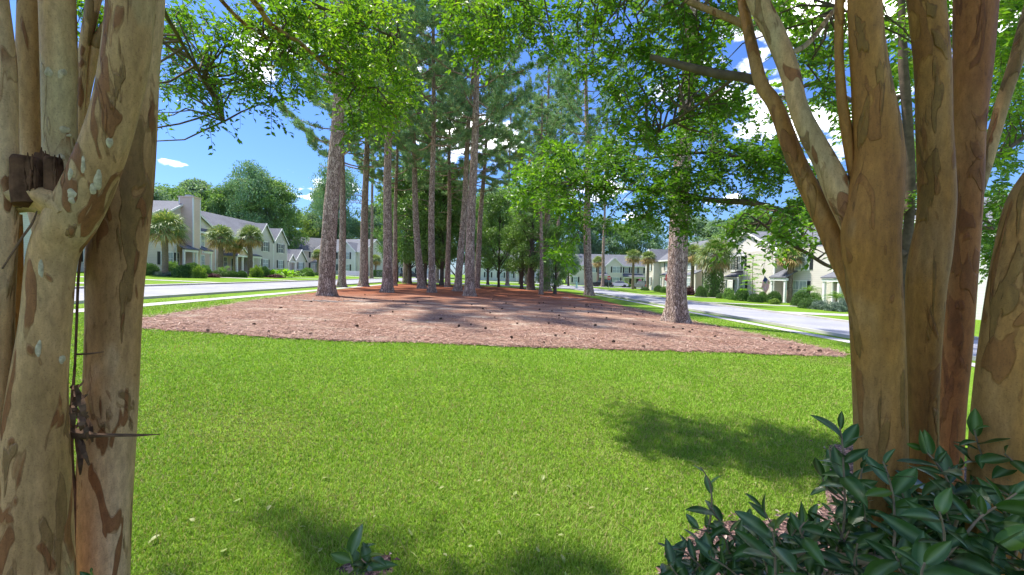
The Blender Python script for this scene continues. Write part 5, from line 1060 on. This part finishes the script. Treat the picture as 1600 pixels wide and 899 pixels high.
# ------------------------------------------------------------------ FOREGROUND glossy shrub
def holly_mat():
    m, nt, b = newmat('glossy_evergreen_leaf'); t = attr(nt); v = N(nt, 'ShaderNodeAttribute'); v.attribute_name = 'vein'
    c = ramp(nt, t, [(0, (0.018, 0.046, 0.007)), (0.5, (0.037, 0.094, 0.013)), (0.85, (0.088, 0.176, 0.018)), (1.0, (0.225, 0.374, 0.035))])
    oc = N(nt, 'ShaderNodeTexCoord').outputs['Object']; f = noise(nt, 35, 3, 0.5, vec=oc); c = mix(nt, 0.5, c, ramp(nt, f, [(.3, (.7, .7, .7)), (.7, (1.35, 1.35, 1.3))]), 'MULTIPLY')
    c = mix(nt, v.outputs['Fac'], c, (0.16, 0.24, 0.10))
    nt.links.new(c, b.inputs['Base Color']); b.inputs['Roughness'].default_value = 0.30; b.inputs['Specular IOR Level'].default_value = 0.36
    bump(nt, b, f, .25, .004); return m
M_holly = holly_mat(); M_gstem = plain('green_shoot', (0.20, 0.28, 0.05), 0.5, 0.4, .2, 40); M_wstem = plain('woody_stem', (0.24, 0.18, 0.12), 0.8, 0.2, .35, 40); M_dkstem = plain('dark_twig', (0.05, 0.035, 0.03), 0.8, .2)
class LeafMB(MB):
    def __init__(s): super().__init__(); s.vein = []
    def add(s, V, Fc, mat=0, tint=.5):
        k0 = s.n; super().add(V, Fc, mat, tint); s.vein.append(np.zeros(s.n-k0))
    def leaf(s, b, d, nrm, L, W, t, r):
        d = d/np.linalg.norm(d); S = np.cross(d, nrm); S /= np.linalg.norm(S)+1e-9; U = np.cross(S, d); k = 9; V = []; ve = []
        curl = r.uniform(-.1, .45); fold = r.uniform(.10, .38); wav = r.uniform(0, 6.28); tw = r.normal(0, .25)
        for i in range(k):
            q = i/(k-1); w = W/2*(math.sin(math.pi*min(1, .03+q*.97)**.82))**.8*(1 if i < k-1 else 0) + (0.0008 if i in (0,) else 0)
            c = b + d*L*q - U*L*curl*q*q; ct, st_ = math.cos(tw*q), math.sin(tw*q); S2 = S*ct+U*st_; U2 = -S*st_+U*ct
            for j in (-1, -.55, -.06, .06, .55, 1):
                h = fold*w*abs(j)**1.3 + .05*w*math.sin(wav+q*9+(j > 0)*1.5)*abs(j); V.append(c + S2*w*j + U2*h); ve.append(1.0 if abs(j) < .1 else 0)
        super().add(V, [(6*i+j, 6*i+j+1, 6*i+7+j, 6*i+6+j) for i in range(k-1) for j in range(5)], 0, t); s.vein.append(np.array(ve)*.8)
    def build(s, *a, **k):
        o = super().build(*a, **k); at = o.data.attributes.new('vein', 'FLOAT', 'POINT'); at.data.foreach_set('value', np.concatenate(s.vein).astype(np.float32)); return o
def shoot(root, K, d0, d1, leaves, seed, L=.06, W=.024, stemmat=1, rad=.0035, tbase=.45, tiptint=.8, pairs=True, spread=1.0, drop=True):
    """a shoot drawn base -> tip through (px,py); leaves = how many along it"""
    r = np.random.default_rng(seed); n = 24; Kp = smooth_path([(a, b, 0) for a, b in K], n); D_ = np.linspace(d0, d1, n); pts = np.array([P(k[0], k[1], q) for k, q in zip(Kp, D_)])
    mb = LeafMB()
    if drop:
        e = pts[0]; v = e - pts[3]; gnd = np.array((e[0]+.1*v[0]/(np.linalg.norm(v)+1e-6), e[1]+.25, gz(e[0])-.03)); pre = [gnd*(1-t)+e*t + np.array((0, 0, 0)) for t in np.linspace(0, 1, 8)[:-1]]; mb.tube(np.vstack([pre, pts[:2]]), rad*1.15, 6, 2)
    mb.tube(pts, np.linspace(rad, rad*.55, n), 7, stemmat)
    tg = np.gradient(pts, axis=0); a = r.uniform(0, 6)
    for i in range(leaves):
        q = .12 + .88*(i+.5)/leaves; j = min(n-1, int(q*(n-1))); u = tg[j]/np.linalg.norm(tg[j]); a += 2.4 if not pairs else (math.pi + (0 if i % 2 else 1.3))
        s1 = np.cross(u, (0.1, 1, .1)); s1 /= np.linalg.norm(s1); s2 = np.cross(u, s1); rad_ = s1*math.cos(a)*spread + s2*math.sin(a)*.8
        near = q > .88; d = rad_*(.5 if near else 1.0) + u*(1.0 if near else .55) + r.normal(0, .15, 3); nr = u*1.2 - rad_*.2 + np.array((0, 0, .7)) + r.normal(0, .38, 3)
        l = L*r.uniform(.5, 1.3)*(.6 if near and i == leaves-1 else 1)
        mb.leaf(pts[j] + d/np.linalg.norm(d)*.004, d, nr, l, W*r.uniform(.85, 1.2)*l/L, float(np.clip((tiptint if q > .93 else tbase) + r.normal(0, .14), 0, 1)), r)
    return mb.build('shoot', [M_holly, M_gstem if stemmat == 1 else M_dkstem, M_wstem], root, smooth=True)
rootS = empty('evergreen_shrub', (0, 0, 0), 'glossy dark green broad leaved shrub in front of the right crape myrtle', 'shrub')
S_ = [([(q_[0], q_[1]+30), (q_[0]-8, q_[1]), (q_[0]+q_[2], q_[1]-28)], 1.12, 1.1, 10, .064) for q_ in ((1060, 900, -14), (1100, 880, 10), (1135, 890, -8), (1165, 870, 12), (1200, 890, -10), (1230, 880, 10), (1262, 890, -12), (1085, 905, 14), (1240, 850, 8), (1275, 840, -10), (1155, 905, 10), (1300, 870, 10), (1345, 890, -10), (1395, 860, 12), (1450, 870, -10), (1500, 890, 10), (1550, 880, -12), (1590, 890, 0), (1540, 840, 10), (1480, 830, -8), (1420, 820, 10), (1330, 820, 6))] + [([(1300+r_[0], 900), (1300+r_[0]+r_[1], 860-r_[2]*.4), (1300+r_[0]+r_[1]*1.6, 860-r_[2])], 1.02, 1.0, 11, .07) for r_ in ((0, 20, 40), (40, -25, 60), (90, 20, 90), (130, -20, 70), (170, 30, 110), (210, -20, 60), (250, 20, 120), (280, -30, 90), (60, 10, 20), (-60, 10, 30), (-100, -10, 20), (150, 0, 30), (230, 10, 30), (300, -10, 60), (290, -10, 150), (120, 40, 130))] + [  # path base->tip, depths, leaves, length
    ([(1318, 830), (1320, 780), (1318, 730), (1316, 690), (1312, 668)], 1.0, .98, 13, .075), ([(1395, 880), (1398, 830), (1396, 780), (1388, 745), (1380, 722)], .86, .84, 12, .075),
    ([(1500, 880), (1478, 870), (1475, 830), (1468, 800)], .74, .72, 7, .085), ([(1470, 880), (1505, 840), (1530, 810), (1560, 790), (1590, 770)], .8, .78, 11, .085),
    ([(1600, 900), (1560, 860), (1540, 820), (1520, 790)], .84, .82, 9, .08), ([(1500, 800), (1480, 750), (1460, 720), (1440, 700)], .95, .93, 12, .075), ([(1560, 780), (1545, 740), (1530, 700), (1522, 672)], 1.0, .97, 13, .08),
    ([(1600, 760), (1590, 730), (1570, 710)], .95, .93, 9, .08), ([(1360, 850), (1350, 800), (1345, 750), (1350, 720)], 1.05, 1.03, 12, .07), ([(1240, 899), (1220, 850), (1200, 810), (1190, 790)], 1.0, .98, 10, .07),
    ([(1212, 910), (1211, 880), (1210, 850), (1207, 830)], .84, .82, 7, .08), ([(1290, 899), (1270, 860), (1250, 830), (1262, 812)], .95, .92, 9, .07), ([(1180, 880), (1150, 845), (1125, 815), (1112, 795)], 1.08, 1.06, 10, .07),
    ([(1110, 810), (1112, 780), (1108, 752), (1095, 730)], 1.1, 1.08, 4, .05), ([(1120, 910), (1090, 880), (1065, 860), (1040, 858)], 1.1, 1.08, 9, .055), ([(1170, 915), (1140, 890), (1110, 870)], 1.05, 1.02, 9, .06),
    ([(1440, 899), (1430, 850), (1420, 800), (1405, 760)], .98, .96, 14, .075), ([(1340, 910), (1335, 880), (1340, 850)], .9, .88, 8, .075), ([(1420, 920), (1410, 890), (1400, 870)], .78, .76, 7, .085), ([(1560, 920), (1550, 880), (1560, 850)], .78, .76, 8, .09),
    ([(1480, 850), (1460, 800), (1470, 760), (1500, 730)], 1.05, 1.02, 14, .075), ([(1600, 830), (1570, 800), (1580, 770)], .9, .88, 9, .085), ([(1380, 830), (1330, 790), (1290, 760), (1285, 730)], 1.12, 1.1, 11, .06),
    ([(1280, 910), (1240, 880), (1200, 870)], .95, .93, 8, .07), ([(1090, 920), (1060, 900), (1045, 880)], 1.05, 1.03, 8, .055), ([(1160, 860), (1170, 830), (1165, 815)], 1.15, 1.13, 7, .05), ([(1540, 840), (1500, 800), (1440, 790), (1400, 800)], 1.1, 1.08, 14, .07),
    ([(1590, 900), (1600, 860), (1590, 820)], .85, .82, 9, .09), ([(1450, 930), (1440, 900), (1445, 880)], .72, .70, 6, .09), ([(1350, 780), (1320, 750), (1300, 720), (1296, 700)], 1.1, 1.08, 9, .06), ([(1140, 870), (1130, 840), (1100, 830), (1080, 825)], 1.12, 1.1, 8, .06)]
for i, (K, a_, b__, nl, l) in enumerate(S_):
    shoot(rootS, K, a_, b__, int(nl*1.2), 200+i, l*.98, l*.40, 1 if i in (0, 1, 2, 3, 6, 10, 12, 14) else 2, tiptint=.9 if i in (1, 2, 3) else .55, tbase=.38 if i % 3 else .5, rad=.0042 if i in (1, 3) else .003, spread=1.0)
mb = MB()
for K, d0, d1 in (([(1180, 862, 8), (1240, 866, 10), (1300, 870, 14), (1370, 876, 17), (1440, 884, 12), (1520, 890, 10), (1600, 893, 9)], .98, .95), ([(1400, 880, 8), (1410, 893, 9), (1420, 915, 9)], .9, .88), ([(1540, 756, 6), (1570, 772, 7), (1610, 792, 8)], .95, .93), ([(1260, 880, 8), (1330, 872, 12), (1400, 865, 8)], 1.04, 1.02)):
    K = smooth_path(K, 30); D_ = np.linspace(d0, d1, 30); mb.tube([P(k[0], k[1], q) for k, q in zip(K, D_)], K[:, 2]/2/F*D_, 10, noise=.12, rng=np.random.default_rng(3))
mb.build('woody_branch', M_wstem, rootS, smooth=True)
rootS2 = empty('evergreen_sprout', (0, 0, 0), 'small upright sprout of glossy dark leaves at the bottom centre in the mulch patch', 'plant')
shoot(rootS2, [(560, 915), (554, 893), (550, 875), (545, 862)], 1.1, 1.09, 8, 301, .075, .038, 1, tbase=.75)
shoot(rootS2, [(562, 910), (572, 888), (580, 872)], 1.12, 1.11, 6, 302, .078, .036, 1, tbase=.6)
shoot(rootS2, [(560, 905), (562, 880), (565, 852)], 1.13, 1.13, 3, 305, .055, .03, 1, tbase=.75)
rootS3 = empty('evergreen_sprout', (0, 0, 0), 'single glossy leaf tip at the bottom edge, before the left crape stems', 'plant')
shoot(rootS3, [(150, 925), (146, 905), (142, 893)], 1.05, 1.04, 4, 303, .05, .02, 1)
rootS4 = empty('evergreen_sprout', (0, 0, 0), 'leaf tips of a low sprout at the bottom edge, left of the glossy shrub', 'plant')
shoot(rootS4, [(885, 930), (886, 910), (888, 898)], 1.2, 1.2, 3, 304, .05, .022, 1)
# ------------------------------------------------------------------ small things
# stop sign with lettering built from bars
def stop_sign():
    x, y, z = P(951.5, 434.5, 70); g = gz(x); root = empty('stop_sign', (x, y, g), 'red octagonal stop sign on a thin post at the far end of the right road', 'stop sign'); h = z-g
    p = MB(); p.box(-.03, .03, .03, .08, -.2, h+.3); p.build('post', M_steel, root)
    R_ = .41; o = [(R_*math.cos(math.pi/8+k*math.pi/4), h+R_*math.sin(math.pi/8+k*math.pi/4)) for k in range(8)]
    f = MB(); f.poly_prism(o, 0, .015, 'y'); f.build('rim', M_white, root)
    o2 = [(a*.93, h+(b-h)*.93) for a, b in o]; f = MB(); f.poly_prism(o2, -.006, -.001, 'y'); fc = f.build('face', M_red, root)
    t = MB()
    def bar(x0, z0, x1, z1): t.box(x0, x1, -.012, -.007, h+z0, h+z1)
    w = .04
    # S
    bx = -.30; bar(bx, .09, bx+.13, .13); bar(bx, -.02, bx+.13, .02); bar(bx, -.13, bx+.13, -.09); bar(bx, .02, bx+w, .09); bar(bx+.13-w, -.09, bx+.13, -.02)
    bx = -.145; bar(bx, .09, bx+.13, .13); bar(bx+.045, -.13, bx+.085, .09)
    bx = .01; bar(bx, .09, bx+.13, .13); bar(bx, -.13, bx+.13, -.09); bar(bx, -.09, bx+w, .09); bar(bx+.13-w, -.09, bx+.13, .09)
    bx = .165; bar(bx, .09, bx+.13, .13); bar(bx, -.13, bx+w, .09); bar(bx+.13-w, .02, bx+.13, .09); bar(bx+w, -.02, bx+.13, .02)
    t.build('lettering', M_white, fc)
stop_sign()
# flags
M_flag = None
def flag_mat():
    m, nt, b = newmat('flag_cloth'); uv = N(nt, 'ShaderNodeAttribute'); uv.attribute_name = 'tint'; s2 = N(nt, 'ShaderNodeAttribute'); s2.attribute_name = 'along'
    a = N(nt, 'ShaderNodeMath', operation='MULTIPLY'); a.inputs[1].default_value = 6.5; nt.links.new(uv.outputs['Fac'], a.inputs[0]); fr = N(nt, 'ShaderNodeMath', operation='FRACT'); nt.links.new(a.outputs[0], fr.inputs[0])
    st = ramp(nt, fr.outputs[0], [(0, (0.5, 0.02, 0.04)), (0.5, (0.8, 0.8, 0.8))], 'CONSTANT')
    c1 = N(nt, 'ShaderNodeMath', operation='LESS_THAN'); c1.inputs[1].default_value = 0.54; nt.links.new(uv.outputs['Fac'], c1.inputs[0]); c2 = N(nt, 'ShaderNodeMath', operation='LESS_THAN'); c2.inputs[1].default_value = 0.4; nt.links.new(s2.outputs['Fac'], c2.inputs[0])
    mm = N(nt, 'ShaderNodeMath', operation='MULTIPLY'); nt.links.new(c1.outputs[0], mm.inputs[0]); nt.links.new(c2.outputs[0], mm.inputs[1])
    k = mix(nt, mm.outputs[0], st, (0.03, 0.05, 0.16)); nt.links.new(k, b.inputs['Base Color']); b.inputs['Roughness'].default_value = .8; return m
M_flag = flag_mat(); M_pinkcloth = plain('pink_cloth', (0.7, 0.12, 0.35), .8, .1, .3, 8); M_redcloth = plain('red_cloth', (0.7, 0.10, 0.13), .8, .1, .5, 6)
def flag(px, py, d, label, mat, W=1.5, H=.9, droop=.9, cat='flag', facing=-1):
    # staff slants out and up; the cloth hangs from it
    x, y, z = P(px, py, d); root = empty('flag', (x, y, gz(x)), label, cat); h = z-gz(x)
    s = MB(); s.tube([(.55, 0, h-.55), (-.35*1, 0, h+.35)], .018, 6); 
    s.build('staff', M_trim, root)
    b = MB(); b.box(.5, 2.0 if False else .62, -.06, .06, h-.65, h-.5); b.build('bracket', M_steel, root)
    mb = MB(); n, m = 22, 12; V = []; T = []; A = []
    o = np.array((-.33, 0, h+.33)); su = np.array((.62, 0, -.62)); su = su/np.linalg.norm(su)      # down the staff (hoist)
    fl = np.array((-.12, 0, -1.0)); fl /= np.linalg.norm(fl)
    fl = np.array((.28, 0, -1.0)) if facing > 0 else np.array((-.25, 0, -1.0)); fl /= np.linalg.norm(fl)
    for i in range(n):
        for j in range(m):
            u, v = i/(n-1), j/(m-1); p = o + su*H*v + fl*W*u*droop + np.array((.03*math.sin(u*9+v*3), .07*math.sin(u*7+v*8)*u, 0)); V.append(p); T.append(v); A.append(u)
    mb.add(V, [(i*m+j, i*m+j+1, (i+1)*m+j+1, (i+1)*m+j) for i in range(n-1) for j in range(m-1)], 0, np.array(T)); c = mb.build('cloth', mat, root, smooth=True)
    at = c.data.attributes.new('along', 'FLOAT', 'POINT'); at.data.foreach_set('value', np.array(A, np.float32))
    k = MB(); k.tube([(.56, 0, -.1), (.56, 0, h-.5)], .025, 6); k.build('pole', M_trim, root); return root
flag(1199, 436, 41.5, 'striped red and white flag with a dark blue corner, hanging beside the right porch', M_flag, facing=-1)
flag(1044, 431, 66, 'small red and white flag just left of the massive near pine', M_redcloth, 1.1, .8)
flag(1001, 437, 98, 'bright pink hanging banner by the far porch door', M_pinkcloth, 1.2, .9)
# street lamp left of the ivy palm
x, y, _ = P(1097.5, 440, 52); lp = empty('street_lamp', (x, y, gz(x)), 'thin black lamp post with a lantern just left of the ivy clad palm', 'street lamp')
p = MB(); p.tube([(0, 0, -.1), (0, 0, .5), (0, 0, .55), (0, 0, 3.6)], [.09, .09, .05, .045], 8); p.build('post', M_black, lp)
p = MB(); p.tube([(0, 0, 3.6), (0, 0, 3.68), (0, 0, 4.0), (0, 0, 4.05)], [.06, .13, .17, .17], 6); lo = p.build('lantern', M_white, lp); p = MB(); p.tube([(0, 0, 4.05), (0, 0, 4.1), (0, 0, 4.25)], [.21, .17, .03], 6); p.build('cap', M_black, lo)
# cars
def car(px, py, d, rz, paint, label, suv=True, group='vehicles parked far down the street'):
    x, y = P(px, py, d)[:2]; root = empty('parked_car', (x, y, gz(x)+.02), label, 'car', group, rz); L_, W_, H_ = (4.7, 1.85, 1.68) if suv else (4.5, 1.8, 1.42)
    mb = MB(); prof = [(-L_/2, .32), (L_/2, .32), (L_/2, .62), (L_/2-.1, .92), (L_/2-1.1, 1.02), (-L_/2+.15 if suv else -L_/2+.7, 1.04), (-L_/2, .85)]
    mb.poly_prism(prof, -W_/2, W_/2, 'y'); body = mb.build('body', paint, root)
    md = body.modifiers.new('bevel', 'BEVEL'); md.width = .08; md.segments = 2
    c = MB(); a0, a1 = (-L_/2+.15, L_/2-1.15) if suv else (-L_/2+.75, L_/2-1.2); z1 = H_; i_ = .16
    V = [(a0, -W_/2+.04, 1.0), (a1, -W_/2+.04, 1.0), (a1, W_/2-.04, 1.0), (a0, W_/2-.04, 1.0), (a0+.3, -W_/2+i_, z1), (a1-.8, -W_/2+i_, z1), (a1-.8, W_/2-i_, z1), (a0+.3, W_/2-i_, z1)]
    c.add(V, [(4, 5, 6, 7), (0, 1, 5, 4), (1, 2, 6, 5), (2, 3, 7, 6), (3, 0, 4, 7)]); c.build('window', M_glass, root)
    r_ = MB(); r_.box(a0+.25, a1-.75, -W_/2+i_-.02, W_/2-i_+.02, z1-.01, z1+.05); r_.build('roof', paint, root)
    for sx in (-1, 1):
        for sy in (-1, 1):
            w = MB(); w.tube([(sx*L_*.31, sy*(W_/2-.2), .34), (sx*L_*.31, sy*(W_/2+.01), .34)], .34, 18); wo = w.build('wheel', M_black, root); h = MB(); h.tube([(sx*L_*.31, sy*(W_/2), .34), (sx*L_*.31, sy*(W_/2+.03), .34)], .2, 12); h.build('rim', M_steel, wo)
    for sy in (-1, 1):
        h = MB(); h.box(L_/2-.05, L_/2+.01, sy*W_*.38-.17, sy*W_*.38+.17, .66, .82); h.build('headlight', M_white, root); h = MB(); h.box(-L_/2-.015, -L_/2+.05, sy*W_*.4-.1, sy*W_*.4+.1, .72, .95); h.build('tail_light', M_red, root)
M_cblk = plain('dark_car_paint', (0.025, 0.028, 0.035), .2, .6); M_cwht = plain('white_car_paint', (.75, .75, .75), .25, .6); M_cgry = plain('grey_car_paint', (.10, .11, .13), .25, .6)
car(940, 447, 92, math.radians(160), M_cblk, 'dark car parked just left of the stop sign post'); car(965, 447, 94, math.radians(175), M_cwht, 'white car parked right of the stop sign post', False)
car(1004, 447, 82, math.radians(100), M_cgry, 'dark suv parked behind the shaggy palm in front of the far houses'); car(641, 440, 95, math.radians(10), M_cblk, 'dark vehicle on the far street between the left pine trunks')
car(826, 440, 102, math.radians(-15), M_cwht, 'white car glimpsed behind the thick black trunk', False)
# white low fence before the white townhouse
x0, y0, _ = P(541, 430, 90); fe = empty('picket_fence', (x0, y0, gz(x0)), 'low white picket fence in front of the white townhouse between two pines', 'fence')
mb = MB(); mb.box(0, 4, -.03, .01, .25, .35); mb.box(0, 4, -.03, .01, .8, .9); mb.build('rail', M_trim, fe); mb = MB()
for k in range(27): mb.box(k*.15, k*.15+.1, -.055, -.03, .05, 1.05)
mb.build('pickets', M_trim, fe)
for k in range(3): mb = MB(); mb.box(k*2-.06, k*2+.06, .012, .12, -.1, 1.15); mb.build('post', M_trim, fe)
# pale utility post / bench glimpsed by the right road
x, y, _ = P(901, 445, 66); ub = empty('utility_pedestal', (x, y, gz(x)), 'pale green utility pedestal by the right road, left of the lone grey pine', 'utility box')
mb = MB(); mb.tube([(0, 0, -.05), (0, 0, .9), (0, 0, 1.0), (0, 0, 1.08)], [.17, .16, .15, .06], 10); mb.build('cabinet', plain('pale_green_paint', (.35, .6, .5), .5, .3, .1), ub); mb = MB(); mb.box(-.26, .26, -.26, .26, -.05, .06); mb.build('base', M_conc, ub)

# pine cones, fallen sticks, fallen leaves
def cone_mesh():
    mb = MB(); r = np.random.default_rng(2); mb.tube([(-.045, 0, .03), (-.02, 0, .03), (.01, 0, .03), (.045, 0, .028)], [.016, .03, .026, .006], 8)
    for k in range(60):
        a = k*2.4; t = -.04+.085*k/60; q = .03*(1-abs(t)/.06*.6)+.006; b = np.array((t, math.cos(a)*q*.6, .03+math.sin(a)*q*.6)); d = np.array((.5, math.cos(a), math.sin(a))); mb.leaves(b[None], d[None], np.array([[1., 0, .2]]), .024, .016, 0, np.array([.5]), .3)
    return mb.build('pine_cone', plain('pine_cone_scales', (.055, .035, .025), .85, .2, .5, 60))
pc = cone_mesh(); r = np.random.default_rng(12); k = 0
while k < 90:
    x = r.uniform(-8, 8.3); y = 9 + 15*r.random()**1.5
    if r.random() < .35 and x < 0: continue
    if not inside(np.array([x]), np.array([y]), bo)[0]: continue
    o = pc if k == 0 else pc.copy()
    if k: col.objects.link(o)
    s_ = r.uniform(.5, 1.0); o.location = (x, y, gz(x)+.03+.10*max(0, 1-math.hypot(x/10, (y-30)/24))*.9 - .012); o.scale = (s_, s_, s_); o.rotation_euler = (r.uniform(-.2, .2), r.uniform(-.2, .2), r.uniform(0, 6.28))
    tag(o, 'small dark pine cone lying on the pinkish brown pine straw', 'pine cone', 'pine cones on the straw bed'); k += 1
M_stick = plain('bleached_stick', (0.42, 0.36, 0.30), .85, .15, .3, 20)
def sticks(px, py, n, spread, label, seed):
    x, y = G(px, py); root = empty('fallen_branch', (x, y, gz(x)+.06), label, 'fallen branch', 'fallen branches on the straw'); r = np.random.default_rng(seed); mb = MB()
    for i in range(n):
        p = np.array((r.normal(0, spread), r.normal(0, spread*.6), .03)); a = r.uniform(-.5, .5)+(0 if r.random() < .6 else 1.2); pts = [p]
        for j in range(6): a += r.normal(0, .35); p = p + np.array((math.cos(a), math.sin(a), 0))*r.uniform(.10, .24) + (0, 0, r.normal(0, .012)); pts.append(p)
        mb.tube(pts, np.linspace(.018, .006, 7), 6, noise=.1, rng=r)
    mb.build('branch', M_stick, root)
sticks(480, 474, 7, .55, 'tangle of pale bare sticks on the straw below the thickest left pine', 1); sticks(535, 473, 5, .5, 'pale arched sticks right of the thickest left pine base', 2); sticks(868, 467, 8, .7, 'grey brushy fallen branch before the very thin pale trunk', 3); sticks(892, 470, 5, .5, 'smaller fallen twigs right of the grey brushy branch', 4)
M_fall = foliage('fallen_leaves', [(0, (.18, .20, .06)), (.5, (.26, .31, .10)), (1, (.36, .34, .15))], .2, .5, .3)
fl_ = []
for s_ in range(4):
    r = np.random.default_rng(60+s_); mb = LeafMB(); mb.leaf(np.array((-.03, 0, .0)), np.array((1., 0, .05)), np.array((0, 0, 1.)), .062, .034, r.uniform(.2, 1), r); o = mb.build('fallen_leaf', M_fall, smooth=True); fl_.append(o)
r = np.random.default_rng(77); sp_ = [(452, 748), (455, 770), (690, 768), (748, 757), (805, 778), (628, 862), (695, 875), (808, 870), (840, 868), (890, 767), (840, 812), (876, 843), (585, 815), (520, 800), (500, 868), (510, 752), (735, 862), (848, 752), (420, 800), (660, 760), (370, 790), (780, 840), (925, 800), (1010, 770), (640, 840), (960, 850), (300, 820), (560, 770), (1100, 720), (1180, 760), (700, 720), (880, 880), (350, 870), (600, 780), (240, 850), (475, 830)]
for i, (px, py) in enumerate(sp_):
    x, y = G(px, py); o = fl_[i] if i < 4 else fl_[i % 4].copy()
    if i >= 4: col.objects.link(o)
    q = r.uniform(.4, .85); o.location = (x, y, gz(x)+.03); o.scale = (q, q, q); o.rotation_euler = (r.normal(0, .35), r.normal(0, .35), r.uniform(0, 6.28)); o.name = 'fallen_leaf'
    tag(o, 'pale yellow green fallen leaf lying on the mown lawn', 'fallen leaf', 'fallen leaves on the lawn')
mb = MB(); n = 1500; r = np.random.default_rng(78); yy = np.sqrt(r.uniform(1.8**2, 6**2, n)); xx = yy*r.uniform(-1.05, 1.1, n); k = ~inside(xx, yy, mo); xx, yy = xx[k], yy[k]; n = len(xx); a = r.uniform(0, 6.28, n)
D = np.stack([np.cos(a), np.sin(a), r.normal(0, .15, n)], 1); mb.leaves(np.stack([xx, yy, SL*xx+.03+.008*r.random(n)], 1), D, np.array([[0, 0, 1.]])+r.normal(0, .2, (n, 3)), r.uniform(.04, .16, n), r.uniform(.003, .007, n), 0, r.random(n)*.7, .2)
tag(mb.build('grass_clippings', M_fall), 'dry mown grass clippings strewn over the near lawn', 'grass clippings', kind='stuff')
